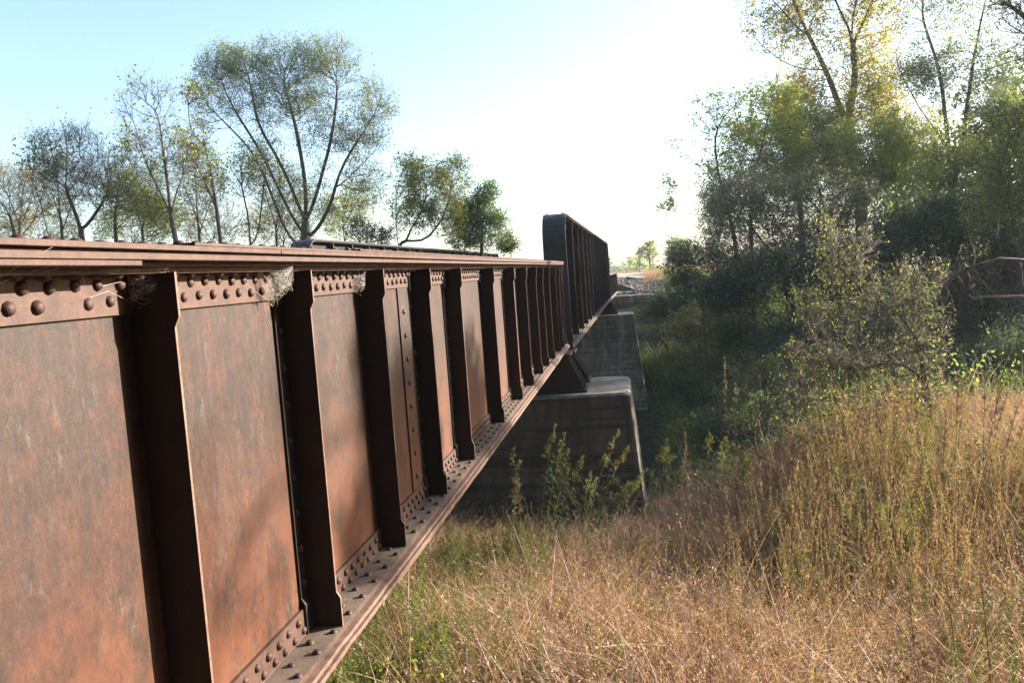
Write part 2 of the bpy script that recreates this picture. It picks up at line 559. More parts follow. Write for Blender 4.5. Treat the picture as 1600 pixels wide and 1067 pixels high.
def rivet_stuff(name, items, parent, scale=1.0, mat=None):
    V, Q, T = [], [], []
    b = 0
    for (p, ax) in items:
        A = AXM[ax] if isinstance(ax, str) else ax
        V.append((RV * scale) @ A.T + np.array(p)); Q.append(RQ + b); T.append(RT + b)
        b += len(RV)
    me = np_mesh(name, np.concatenate(V), [np.concatenate(Q), np.concatenate(T)], mat or M['rivet'], True)
    o = link(name, me, parent)
    o['kind'] = 'stuff'
    return o


G1 = empty('plate_girder', (0, 0, 0), 'long rusty riveted plate girder in the foreground running to the first pier', 'bridge girder')
XW = -1.455   # camera-side face of the web
Y0, Y1 = -6.0, 16.35
b = MB()
ys = list(np.arange(Y0, Y1, 0.5)) + [Y1]
b.box(XW - 0.012, XW, Y0, Y1, -1.45, 0.076)
b.build('web_plate', M['web'], G1)


def plate(name, x_edge, y0, y1, z0, z1, mat=M['steel'], both=True, bev=0.0015, parent=G1):
    b = MB()
    x_in = (2 * (XW - 0.006) - x_edge) if both else XW
    n = max(2, int((y1 - y0) / 0.11))
    vs = []
    c = 0.0016
    wav = 0.0
    for i in range(n + 1):
        y = y0 + (y1 - y0) * i / n
        wav = wav * 0.7 + random.uniform(-0.0009, 0.0009)
        nk = random.uniform(0.002, 0.006) if random.random() < 0.05 else 0.0
        xe = x_edge + wav - nk; zc = random.uniform(-0.0003, 0.0003)
        vs += [(x_in, y, z0), (xe - c, y, z0), (xe, y, z0 + c), (xe, y, z1 - c + zc), (xe - c, y, z1), (x_in, y, z1)]
    fs = [(6 * i + j, 6 * i + (j + 1) % 6, 6 * i + 6 + (j + 1) % 6, 6 * i + 6 + j) for i in range(n) for j in range(6)]
    fs += [tuple(range(6)), tuple(range(6 * n, 6 * n + 6))]
    b.add(vs, fs)
    return b.build(name, mat, parent)


def lprof(x0, leg_x, z_in, z_leg, t=0.016):
    """angle section: horizontal leg from x0 to leg_x, vertical leg from z_in to z_leg"""
    s = 1 if z_leg > z_in else -1
    return [(x0, z_in), (leg_x, z_in), (leg_x, z_in + s * t), (x0 + t + 0.006, z_in + s * t), (x0 + t, z_in + s * (t + 0.006)), (x0 + t, z_leg), (x0, z_leg)]


b = MB(); b.prism(lprof(XW, -1.368, 0.092, -0.036), Y0, Y1); b.build('top_flange_angle', M['steel'], G1)
b = MB(); b.prism([(2 * (XW - .006) - x, z) for x, z in lprof(XW, -1.368, 0.092, -0.036)], Y0, Y1); b.build('top_flange_angle', M['stiff'], G1)
b = MB(); b.prism(lprof(XW, -1.295, -1.466, -1.338), Y0, Y1); b.build('bottom_flange_angle', M['steel'], G1)
b = MB(); b.prism([(2 * (XW - .006) - x, z) for x, z in lprof(XW, -1.295, -1.466, -1.338)], Y0, Y1); b.build('bottom_flange_angle', M['stiff'], G1)
# dusty upper surface of the bottom angle
b = MB(); b.box(-1.432, -1.2965, Y0, Y1, -1.4499, -1.4475); b.build('dust_layer', M['ledge'], G1)
# top cover plates, lowest first; butt joints as in the photograph
plate('cover_plate', -1.288, Y0, 2.06, 0.0925, 0.1075)
plate('cover_plate', -1.345, 2.062, Y1, 0.0925, 0.1075)
plate('cover_plate', -1.280, Y0, Y1 + .03, 0.108, 0.1265)
plate('cover_plate', -1.312, Y0, Y1, 0.127, 0.1345)
plate('cover_plate', -1.276, Y0, 2.94, 0.135, 0.151)
plate('cover_plate', -1.274, 2.944, Y1 + .05, 0.135, 0.151)
plate('cover_plate', -1.277, 2.33, Y1 + .03, 0.1513, 0.162)
plate('cover_plate', -1.274, 3.86, Y1, 0.1623, 0.171)
# bottom cover plates
plate('cover_plate', -1.262, Y0, Y1, -1.485, -1.4662, mat=M['edge'])
plate('cover_plate', -1.282, Y0, Y1, -1.492, -1.4852)
plate('cover_plate', -1.252, Y0, Y1, -1.512, -1.4922, mat=M['edge'])
plate('cover_plate', -1.255, 3.95, 14.0, -1.527, -1.5123, mat=M['edge'])

# stiffeners: the outstanding leg is joggled over the flange angles
ZJ = [(-1.4488, 1), (-1.322, 1), (-1.295, 0), (-0.085, 0), (-0.055, 1), (0.0758, 1)]


def edge_mat(me):
    """the sheared outer edge of the outstanding leg is cleaner steel"""
    me.materials.append(M['edge'])
    xm = max(v.co.x for v in me.vertices)
    for p in me.polygons:
        if abs(p.normal.x) > 0.6 and all(me.vertices[i].co.x > xm - 0.03 for i in p.vertices): p.material_index = 1
    return me


def stiffener_mesh(kind):
    t = 0.011
    b = MB()
    sgn = 1 if kind == 'A' else -1
    vs, n = [], len(ZJ)
    for z, j in ZJ:
        x0 = XW + 0.0005 + 0.016 * j
        x1 = -1.318 + 0.016 * j
        wl = 0.085
        # L profile in plan; outstanding leg between y=0 and t*sgn
        prof = [(x0, 0), (x1, 0), (x1, t * sgn), (x0 + t, t * sgn), (x0 + t, wl * sgn), (x0, wl * sgn)]
        vs += [(x, y, z) for x, y in prof]
    k = 6
    fs = [(i * k + j, i * k + (j + 1) % k, (i + 1) * k + (j + 1) % k, (i + 1) * k + j) for i in range(n - 1) for j in range(k)]
    fs += [tuple(range(k)), tuple(range((n - 1) * k, n * k))]
    b.add(vs, fs)
    return edge_mat(b.mesh('stiffener', M['stiff']))


ST = {k: stiffener_mesh(k) for k in 'AB'}
stiffs = [(-4.8, 'A'), (-3.3, 'A'), (-1.9, 'B'), (-0.4, 'A'), (1.05, 'B'), (2.24, 'A'), (3.29, 'B'), (4.30, 'A'), (5.36, 'B'), (6.38, 'B'), (7.95, 'A'), (9.40, 'B'), (10.52, 'A'),
          (11.70, 'B'), (12.62, 'A'), (13.66, 'B'), (14.82, 'A'), (15.55, 'B'), (15.72, 'A'), (16.15, 'B'), (16.32, 'A')]
for y, k in stiffs:
    if y < 1.3: k = 'A' if k == 'A' else 'B'
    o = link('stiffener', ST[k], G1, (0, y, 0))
b = MB(); b.box(XW + 0.0005, XW + 0.0105, 5.04, 5.36 - 0.087, -1.337, -0.038)
b.build('splice_plate', M['web'], G1)

riv = []
def gap(y):   # is y under a stiffener leg
    return any(min(s, s + (0.085 if k == 'A' else -0.085)) - 0.018 < y < max(s, s + (0.085 if k == 'A' else -0.085)) + 0.018 for s, k in stiffs)
for i in range(int((Y1 - 0.9) / 0.096)):
    y = 0.93 + i * 0.0960
    js = lambda: random.uniform(-0.003, 0.003)
    if not gap(y): riv.append(((XW + 0.016, y + js(), 0.049 + js()), '+x'))
    else: riv.append(((XW + 0.032 if gap(y) else XW, y, 0.049), '+x')) if random.random() < 0.0 else None
    y2 = y + 0.048
    if not gap(y2) and not (1.86 < y2 < 2.0): riv.append(((XW + 0.016, y2 + js(), 0.002 + js()), '+x'))
    riv.append(((-1.398, y + 0.03, 0.076), '-z'))
    topz = 0.151 if y < 2.33 else (0.162 if y < 3.86 else 0.171)
    riv.append(((-1.352, y + js(), topz), '+z'))
    riv.append(((-1.57, y + 0.048 + js(), topz), '+z'))
    y3 = y
    if not gap(y3 + 0.0): riv.append(((XW + 0.016, y3 + js(), -1.374 + js()), '+x'))
    if not gap(y3 + 0.048): riv.append(((XW + 0.016, y3 + 0.048, -1.424 + js()), '+x'))
for i in range(int((Y1 - 0.9) / 0.19)):
    y = 0.94 + i * 0.19
    if not any(abs(y - s) < 0.03 for s, k in stiffs): riv.append(((-1.322, y, -1.448), '+z'))
    if not any(abs(y + .085 - s) < 0.03 for s, k in stiffs): riv.append(((-1.385, y + 0.085, -1.448), '+z'))
for s, k in stiffs:
    if k == 'B' and s > 1.3:
        for z in np.arange(-1.24, -0.10, 0.153):
            riv.append(((XW + 0.0115, s - 0.05, z), '+x'))
for z in np.arange(-1.26, -0.09, 0.153):
    riv.append(((XW + 0.0105, 5.13, z), '+x'))
near = [r for r in riv if 1.2 < r[0][1] < 5.2]
near.sort(key=lambda r: r[0][1])
near_ids = set(id(r) for r in near[:295])
rest = [r for r in riv if id(r) not in near_ids]
for p, ax in near[:295]:
    o = link('rivet', RIV, G1, p)
    e = AXR[ax]
    o.rotation_euler = (e[0] + random.uniform(-.09, .09), e[1] + random.uniform(-.09, .09), e[2])
    k_ = random.uniform(0.9, 1.06); o.scale = (k_, k_ * random.uniform(0.95, 1.05), k_ * random.uniform(0.8, 1.1))
rivet_stuff('rivets', rest, G1)


# ------------------------------------------------------------------ rounded-end through girders
def round_girder(origin, yaw, L, zb, zt, wid, rad, stiff_sp, label, seed, first=0.75, outward=1):
    """local x=0 is the web centre, y runs along; returns the root empty"""
    rnd = random.Random(seed)
    root = empty('plate_girder', (origin[0], origin[1], 0), label, 'bridge girder', rz=yaw)
    hw = wid / 2
    b = MB(); 
    # web outline with rounded top corners
    def corner(cy, cz, r, a0, a1, n=8):
        return [(cy + r * math.cos(R(a0 + (a1 - a0) * i / n)), cz + r * math.sin(R(a0 + (a1 - a0) * i / n))) for i in range(n + 1)]
    i_ = 0.02
    outl = [(i_, zb + i_)] + corner(rad, zt - rad, rad - i_, 180, 90) + corner(L - rad, zt - rad, rad - i_, 90, 0) + [(L - i_, zb + i_)]
    b.prism(outl, -0.006, 0.006, 'x')
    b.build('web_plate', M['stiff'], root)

    def wrap(path, t, w, name, mat):
        b = MB(); n = len(path)
        vs = []
        for q, (y, z) in enumerate(path):
            y0, z0 = path[max(q - 1, 0)]; y1, z1 = path[min(q + 1, n - 1)]
            d = math.hypot(y1 - y0, z1 - z0) or 1
            ny_, nz_ = -(z1 - z0) / d, (y1 - y0) / d      # outward normal for clockwise path
            for (s, k) in ((-w, 0), (w, 0), (w, t), (-w, t)):
                vs.append((s, y + ny_ * k, z + nz_ * k))
        fs = [(4 * i + j, 4 * i + (j + 1) % 4, 4 * i + 4 + (j + 1) % 4, 4 * i + 4 + j) for i in range(n - 1) for j in range(4)]
        fs += [(0, 1, 2, 3), tuple(4 * (n - 1) + j for j in range(4))]
        b.add(vs, fs)
        return b.build(name, mat, root)
    pathA = [(0, zb)] + corner(rad, zt - rad, rad, 180, 90) + corner(L - rad, zt - rad, rad, 90, 0) + [(L, zb)]
    wrap(pathA, 0.018, hw, 'flange_cover', M['end'])
    # a second, shorter cover plate on top, ending part-way down the end
    pB = [(-0.018, zt - rad - 0.22)] + [(y, z) for y, z in corner(rad, zt - rad, rad + 0.018, 180, 90)] + [(y, z) for y, z in corner(L - rad, zt - rad, rad + 0.018, 90, 0)]
    wrap(pB, 0.014, hw - 0.004, 'flange_cover', M['end'])
    # flange angles on the face: a strip following the rim
    for s in (-1, 1):
        inner = [(0.16, zb + 0.02)] + corner(rad, zt - rad, rad - 0.155, 180, 90) + corner(L - rad, zt - rad, rad - 0.155, 90, 0) + [(L - 0.16, zb + 0.02)]
        outer = [(0.001, zb + 0.02)] + corner(rad, zt - rad, rad - 0.001, 180, 90) + corner(L - rad, zt - rad, rad - 0.001, 90, 0) + [(L - 0.001, zb + 0.02)]
        b = MB(); n = len(inner); vs = []
        for k in range(n):
            for (y, z) in (outer[k], inner[k]):
                vs += [(s * 0.0065, y, z), (s * 0.0205, y, z)]
        fs = []
        for k in range(n - 1):
            o_ = 4 * k
            fs += [(o_, o_ + 4, o_ + 5, o_ + 1), (o_ + 1, o_ + 5, o_ + 7, o_ + 3), (o_ + 3, o_ + 7, o_ + 6, o_ + 2), (o_ + 2, o_ + 6, o_ + 4, o_)]
        b.add(vs, fs); b.build('rim_angle', M['stiff'], root)
        # horizontal leg just under the cover
        po = [(y, z) for y, z in outer]
        b = MB(); vs = []
        for k in range(n):
            y, z = outer[k]; yi, zi = inner[k]
            d = math.hypot(yi - y, zi - z)
            ty, tz = y + (yi - y) / d * 0.016, z + (zi - z) / d * 0.016
            xo = s * (hw - 0.03)
            vs += [(s * 0.021, y, z), (xo, y, z), (xo, ty, tz), (s * 0.021, ty, tz)]
        fs = [(4 * i + j, 4 * i + (j + 1) % 4, 4 * i + 4 + (j + 1) % 4, 4 * i + 4 + j) for i in range(n - 1) for j in range(4)]
        b.add(vs, fs); b.build('rim_leg', M['steel'], root)
    # bottom flange
    for (w_, z0, z1, mt_) in ((hw - 0.02, zb - 0.002, zb + 0.018, M['steel']), (hw + 0.03, zb - 0.024, zb - 0.0022, M['edge']), (hw + 0.015, zb - 0.046, zb - 0.0242, M['steel'])):
        b = MB(); b.box(-w_, w_, 0.002, L - 0.002, z0, z1); b.build('bottom_cover_plate', mt_, root)
    b = MB(); b.box(0.03, hw - 0.025, 0.2, L - 0.2, zb + 0.0182, zb + 0.021); b.build('dust_layer', M['ledge'], root)
    for s in (-1, 1):
        b = MB(); b.box(min(s * 0.0065, s * 0.0205), max(s * 0.0065, s * 0.0205), 0.165, L - 0.165, zb + 0.019, zb + 0.15); b.build('bottom_flange_angle', M['steel'], root)
    # stiffeners
    y = first; k = 0
    items = []
    b = MB()
    xo = hw - 0.075
    zz = [(zb + 0.02, 1), (zb + 0.16, 1), (zb + 0.19, 0), (zt - 0.21, 0), (zt - 0.175, 1), (zt - 0.018, 1)]
    for z, j in zz: pass
    def smesh(kind):
        b = MB(); vs = []
        t = 0.019
        for z, j in zz:
            x0 = 0.007 + 0.016 * j; x1 = xo + 0.016 * j
            vs += [(x0, 0, z), (x1, 0, z), (x1, t, z), (x0 + t, t, z), (x0 + t, 0.09, z), (x0, 0.09, z)]
        n = len(zz)
        fs = [(i * 6 + j, i * 6 + (j + 1) % 6, i * 6 + 6 + (j + 1) % 6, i * 6 + 6 + j) for i in range(n - 1) for j in range(6)]
        fs += [tuple(range(6)), tuple(range((n - 1) * 6, n * 6))]
        b.add(vs, fs)
        return edge_mat(b.mesh('stiffener', M['stiff']))
    sm = smesh('A')
    while y < L - 0.5:
        o = link('stiffener', sm, root, (0, y, 0))
        y += stiff_sp; k += 1
    for yy in np.arange(0.3, L - 0.3, 0.115):
        items.append(((0.0205, yy, zb + 0.07), '+x')); items.append(((0.0205, yy + 0.05, zb + 0.12), '+x'))
        items.append(((0.0205, yy, zt - 0.06), '+x')); items.append(((0.0205, yy + 0.05, zt - 0.11), '+x'))
        items.append(((hw - 0.06, yy, zb + 0.021), '+z'))
        for xx in (-hw + .07, hw - 0.07): items.append(((xx, yy, zt + 0.032), '+z'))
    for xx in (-hw + 0.07, -0.07, 0.07, hw - 0.07):
        for a in (112, 126, 142, 158):
            a_ = a + (6 if abs(xx) < 0.1 else 0)
            n_ = np.array([0, math.cos(R(a_)), math.sin(R(a_))])
            A = np.stack([np.array([1, 0, 0]), np.cross(n_, [1, 0, 0]), n_], 1)
            items.append(((xx, rad + (rad + 0.032) * n_[1], zt - rad + (rad + 0.032) * n_[2]), A))
    rivet_stuff('rivets', items, root, 1.0, M['end'])
    return root


zb2, zt2 = -1.56, 1.14
G2 = round_girder((-1.465, 16.75), -0.0105, 24.6, zb2, zt2, 0.47, 0.55, 1.86, 'tall dark plate girder with a rounded end rising just past the first pier', 3, 0.95)
G2b = round_girder((-6.95, 16.9), -0.0105, 24.6, zb2, 1.03, 0.47, 0.5, 1.3, 'far-side girder of which only the rounded top shows above the near top flange', 4, 0.35)
# gusset plates with rivets on the inner face of the far girder
b = MB(); gi = []
for yy in (0.62, 1.92):
    b = MB(); b.box(0.022, 0.034, yy - 0.25, yy + 0.25, 0.45, 0.86); b.build('gusset_plate', M['ledge'], G2b)
    for r_ in range(3):
        for q in range(6):
            gi.append(((0.034, yy - 0.2 + q * 0.08, 0.80 - r_ * 0.1), '+x'))
rivet_stuff('gusset_rivets', gi, G2b)
G3 = round_girder((-1.20, 41.75), -0.016, 11.5, -1.60, -0.42, 0.42, 0.3, 1.5, 'low dark girder with a rounded end beyond the tall one, just before the far abutment', 5, 0.8)


# floor of the bridge between the girders, seen dark from below
b = MB(); b.box(-6.7, -1.75, -6, 52.5, -1.1, -0.9)
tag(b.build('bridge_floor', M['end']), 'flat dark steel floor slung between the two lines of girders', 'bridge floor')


# ------------------------------------------------------------------ bearings
def bearing(x, y, ztop, zbot, label, wt=0.26, wb=0.52, ribs=5, depth=0.7):
    root = empty('bridge_bearing', (x, y, zbot), label, 'bearing', 'bridge bearings on the pier tops')
    h = ztop - zbot
    b = MB(); b.box(-wb - 0.04, wb + 0.04, -0.02, depth + 0.02, 0.002, 0.05); b.build('base_plate', M['stiff'], root, bevel=0.004)
    b = MB(); b.box(-wt - 0.04, wt + 0.04, 0.0, depth, h - 0.05, h - 0.003); b.build('top_plate', M['stiff'], root, bevel=0.004)
    for i in range(ribs):
        yy = 0.03 + (depth - 0.08) * i / (ribs - 1)
        b = MB()
        b.prism([(-wb, 0.05), (wb, 0.05), (wb * 0.98, 0.11), (wt, h - 0.08), (wt, h - 0.05), (-wt, h - 0.05), (-wt, h - 0.08), (-wb * 0.98, 0.11)], yy, yy + 0.022)
        b.build('rib', M['stiff'], root)
    b = MB(); b.box(-0.012, 0.012, 0.055, depth - 0.055, 0.05, h - 0.05); b.build('centre_web', M['stiff'], root)
    return root


bearing(-1.46, 15.0, -1.529, -2.25, 'dark flared steel bearing under the near girder, front one on the near pier')
bearing(-1.46, 16.35, -1.607, -2.25, 'ribbed flared bearing under the rounded end of the tall girder on the near pier', depth=0.75, ribs=7)
bearing(-1.22, 40.1, -1.607, -2.28, 'small dark bearing under the far end of the tall girder on the far pier', depth=0.6)


# ------------------------------------------------------------------ piers and abutment
def pier(y0, y1, x_r, x_l, ztop, zbot, bat_r, bat_f, label, bev, mat='concrete'):
    """battered concrete pier: rings down the height so the edges can wander a little"""
    rnd = random.Random(int(y0 * 10))
    n = 14
    b = MB(); vs = []
    ring_n = None
    for i in range(n + 1):
        z = ztop + (zbot - ztop) * (i / n)
        d = ztop - z
        top = 0.0 if i else bev * 0.6
        r_ = 0.09
        X1 = x_r + bat_r * d - top + rnd.uniform(-.008, .008) * (i > 0)
        X0 = x_l - bat_r * d + top
        A = y0 - bat_f * d + top; B = y1 + bat_f * d - top
        pr = [(X0, A), (X1 - r_, A), (X1 - r_ * 0.3, A + r_ * 0.3), (X1, A + r_), (X1, B - r_ * 2.6), (X1 - r_ * 0.7, B - r_ * 0.7), (X1 - r_ * 2.6, B), (X0, B)]
        if i == 0:
            vs += [(x, y, z) for x, y in pr]
            top = 0
            d2 = bev * 0.6
            X1 = x_r + bat_r * d2; X0 = x_l; A = y0; B = y1
            pr = [(X0, A), (X1 - r_, A), (X1 - r_ * 0.3, A + r_ * 0.3), (X1, A + r_), (X1, B - r_ * 2.6), (X1 - r_ * 0.7, B - r_ * 0.7), (X1 - r_ * 2.6, B), (X0, B)]
            vs += [(x, y, z - d2) for x, y in pr]
        else:
            vs += [(x, y, z) for x, y in pr]
    k = 8; n = len(vs) // k
    fs = [(i * k + j, i * k + (j + 1) % k, (i + 1) * k + (j + 1) % k, (i + 1) * k + j) for i in range(n - 1) for j in range(k)]
    fs += [tuple(range(k)), tuple(range((n - 1) * k, n * k))]
    b.add(vs, fs)
    o = b.build('bridge_pier', M[mat])
    return tag(o, label, 'bridge pier')


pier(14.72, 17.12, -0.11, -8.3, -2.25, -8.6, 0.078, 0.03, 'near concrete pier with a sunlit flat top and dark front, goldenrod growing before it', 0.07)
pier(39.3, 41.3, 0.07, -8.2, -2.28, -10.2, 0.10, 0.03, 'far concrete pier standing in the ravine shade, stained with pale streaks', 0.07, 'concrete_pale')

ab = empty('bridge_abutment', (-3, 52.6, -6), 'grey concrete abutment at the far bank with a sloping wing wall', 'abutment')
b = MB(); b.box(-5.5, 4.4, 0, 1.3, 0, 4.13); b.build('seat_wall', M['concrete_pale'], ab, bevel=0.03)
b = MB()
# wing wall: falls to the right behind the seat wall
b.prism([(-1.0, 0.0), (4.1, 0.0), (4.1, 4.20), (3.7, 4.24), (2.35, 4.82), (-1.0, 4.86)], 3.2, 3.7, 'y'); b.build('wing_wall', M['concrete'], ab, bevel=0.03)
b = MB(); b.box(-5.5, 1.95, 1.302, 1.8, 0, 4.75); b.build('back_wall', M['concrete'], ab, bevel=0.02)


# ------------------------------------------------------------------ plants: generators
def tubes(P0, P1, r0, r1, k):
    """numpy frustums between point arrays"""
    d = P1 - P0
    L = np.linalg.norm(d, axis=1, keepdims=True); L[L == 0] = 1
    d = d / L
    ref = np.where(np.abs(d[:, 2:3]) > 0.9, np.array([[1.0, 0.1, 0]]), np.array([[0.05, 0.02, 1.0]]))
    a = np.cross(d, ref); a /= np.linalg.norm(a, axis=1, keepdims=True)
    b = np.cross(d, a)
    n = len(P0)
    V = np.zeros((n, 2 * k, 3))
    for j in range(k):
        t = 2 * math.pi * j / k
        o = a * math.cos(t) + b * math.sin(t)
        V[:, j] = P0 + o * r0[:, None]
        V[:, k + j] = P1 + o * r1[:, None]
    base = (np.arange(n) * 2 * k)[:, None]
    F = np.concatenate([base + np.array([[j, (j + 1) % k, k + (j + 1) % k, k + j]]) for j in range(k)], 0)
    return V.reshape(-1, 3), F


def twig_tris(P, D, L, r):
    """thin 3-sided spikes: 3 triangles each"""
    n = len(P)
    D = D / np.linalg.norm(D, axis=1, keepdims=True)
    a = np.cross(D, rng.normal(size=(n, 3))); a /= np.linalg.norm(a, axis=1, keepdims=True)
    b = np.cross(D, a)
    V = np.zeros((n, 4, 3))
    for j in range(3):
        t = 2 * math.pi * j / 3
        V[:, j] = P + (a * math.cos(t) + b * math.sin(t)) * r
    V[:, 3] = P + D * L[:, None]
    base = (np.arange(n) * 4)[:, None]
    F = np.concatenate([base + np.array([[0, 1, 3]]), base + np.array([[1, 2, 3]]), base + np.array([[2, 0, 3]])], 0)
    return V.reshape(-1, 3), F


def leaf_quads(C, L, asp=0.5, droop=0.25, dirs=None, fold=0.0):
    n = len(C)
    a = rng.normal(size=(n, 3)) if dirs is None else dirs + rng.normal(size=(n, 3)) * 0.5
    a[:, 2] -= droop
    a /= np.linalg.norm(a, axis=1, keepdims=True)
    b = np.cross(a, rng.normal(size=(n, 3))); b /= np.linalg.norm(b, axis=1, keepdims=True)
    L = L[:, None]
    V = np.stack([C, C + a * L * 0.45 + b * L * asp * 0.5, C + a * L, C + a * L * 0.45 - b * L * asp * 0.5], 1)
    base = (np.arange(n) * 4)[:, None]
    return V.reshape(-1, 3), base + np.array([[0, 1, 2, 3]])


def leaf_tris(C, L, asp=0.8, droop=0.25):
    n = len(C)
    a = rng.normal(size=(n, 3)); a[:, 2] -= droop
    a /= np.linalg.norm(a, axis=1, keepdims=True)
    b = np.cross(a, rng.normal(size=(n, 3))); b /= np.linalg.norm(b, axis=1, keepdims=True)
    L = L[:, None]
    V = np.stack([C, C + a * L + b * L * asp * 0.5, C + a * L * 0.7 - b * L * asp * 0.6], 1)
    return V.reshape(-1, 3), (np.arange(n) * 3)[:, None] + np.array([[0, 1, 2]])


def flat_twigs(P, D, L, r):
    n = len(P)
    D = D / np.linalg.norm(D, axis=1, keepdims=True)
    a = np.cross(D, rng.normal(size=(n, 3))); a /= np.linalg.norm(a, axis=1, keepdims=True)
    V = np.stack([P - a * r, P + a * r, P + D * L[:, None]], 1)
    return V.reshape(-1, 3), (np.arange(n) * 3)[:, None] + np.array([[0, 1, 2]])


def sample_ell(ells, n):
    w = np.array([e[6] if len(e) > 6 else e[3] * e[4] * e[5] for e in ells], float)
    w /= w.sum()
    idx = rng.choice(len(ells), n, p=w)
    u = rng.normal(size=(n, 3)); u /= np.linalg.norm(u, axis=1, keepdims=True)
    r = rng.uniform(0, 1, n) ** (1 / 2.2)
    E = np.array([[e[0], e[1], e[2], e[3], e[4], e[5]] for e in ells])[idx]
    return E[:, :3] + u * r[:, None] * E[:, 3:]


def grow(stems, pts, bf=0.4, step=0.4, jit=0.05, sm=3):
    """stems: list of polylines (first point of first one = root)"""
    nodes, par, pl = [], [], []
    for si, st in enumerate(stems):
        st = [np.array(p, float) for p in st]
        if si == 0:
            prev = -1; cur = None
        else:
            # attach to nearest existing node
            dd = [np.linalg.norm(np.array(nodes[q]) - st[0]) for q in range(len(nodes))]
            prev = int(np.argmin(dd))
            if dd[prev] > 1e-6: st = [nodes[prev]] + st
        for q in range(len(st)):
            if q == 0:
                if prev == -1:
                    nodes.append(st[0]); par.append(-1); pl.append(0.0); prev = 0
                continue
            d = np.linalg.norm(st[q] - st[q - 1]); k = max(1, int(d / step))
            for s in range(1, k + 1):
                p = st[q - 1] + (st[q] - st[q - 1]) * s / k
                nodes.append(p + rng.normal(size=3) * jit * 0.6); par.append(prev); pl.append(pl[prev] + 0.15 * d / k); prev = len(nodes) - 1
    cap = 60000
    A = np.zeros((cap, 3)); PL = np.zeros(cap)
    n = len(nodes); A[:n] = nodes; PL[:n] = pl
    nstem = n
    root_top = A[n - 1] * 0.3 + A[0] * 0.7
    order = np.argsort(np.linalg.norm(pts - root_top, axis=1))
    tips = []
    for i in order:
        p = pts[i]
        d = np.linalg.norm(A[:n] - p, axis=1)
        # prefer growing upwards/outwards
        up = np.clip(A[:n, 2] - p[2], 0, None)
        j = int(np.argmin(d + bf * PL[:n] + 0.8 * up))
        k = max(1, int(d[j] / step))
        prev = j
        a0 = A[j].copy()
        for s in range(1, k + 1):
            t = s / k
            q = a0 + (p - a0) * t
            q[2] += 0.10 * d[j] * math.sin(math.pi * t) * (-1 if p[2] > a0[2] else 1) * 0.6
            if s < k: q = q + rng.normal(size=3) * jit
            A[n] = q; par.append(prev); PL[n] = PL[prev] + d[j] / k; prev = n; n += 1
        tips.append(prev)
    A = A[:n]; par = np.array(par)
    cnt = np.zeros(n)
    haschild = np.zeros(n, bool); haschild[par[par >= 0]] = True
    cnt[~haschild] = 1
    for i in range(n - 1, 0, -1):
        cnt[par[i]] += cnt[i]
    # smoothing towards parent and heaviest child
    hc = np.full(n, -1); best = np.zeros(n)
    for i in range(1, n):
        if cnt[i] > best[par[i]]: best[par[i]] = cnt[i]; hc[par[i]] = i
    for _ in range(sm):
        Bn = A.copy()
        ok = (par >= 0) & (hc >= 0)
        Bn[ok] = 0.5 * A[ok] + 0.25 * A[par[ok]] + 0.25 * A[hc[ok]]
        A = Bn
    return A, par, cnt, nstem


def ells_px(lst, Y, depth=1.0):
    out = []
    for e in lst:
        px, py, rx, ry = e[:4]
        Yo = Y + (e[4] if len(e) > 4 else 0)
        w = e[5] if len(e) > 5 else None
        c = at(px, py, Yo); s = Yo / F_PX
        rr = max(rx, ry) * s * depth
        t = [c[0], c[1], c[2], rx * s, min(rr, 4.5), ry * s]
        if w: t.append(w * rx * ry)
        else: t.append(rx * ry)
        out.append(t)
    return out


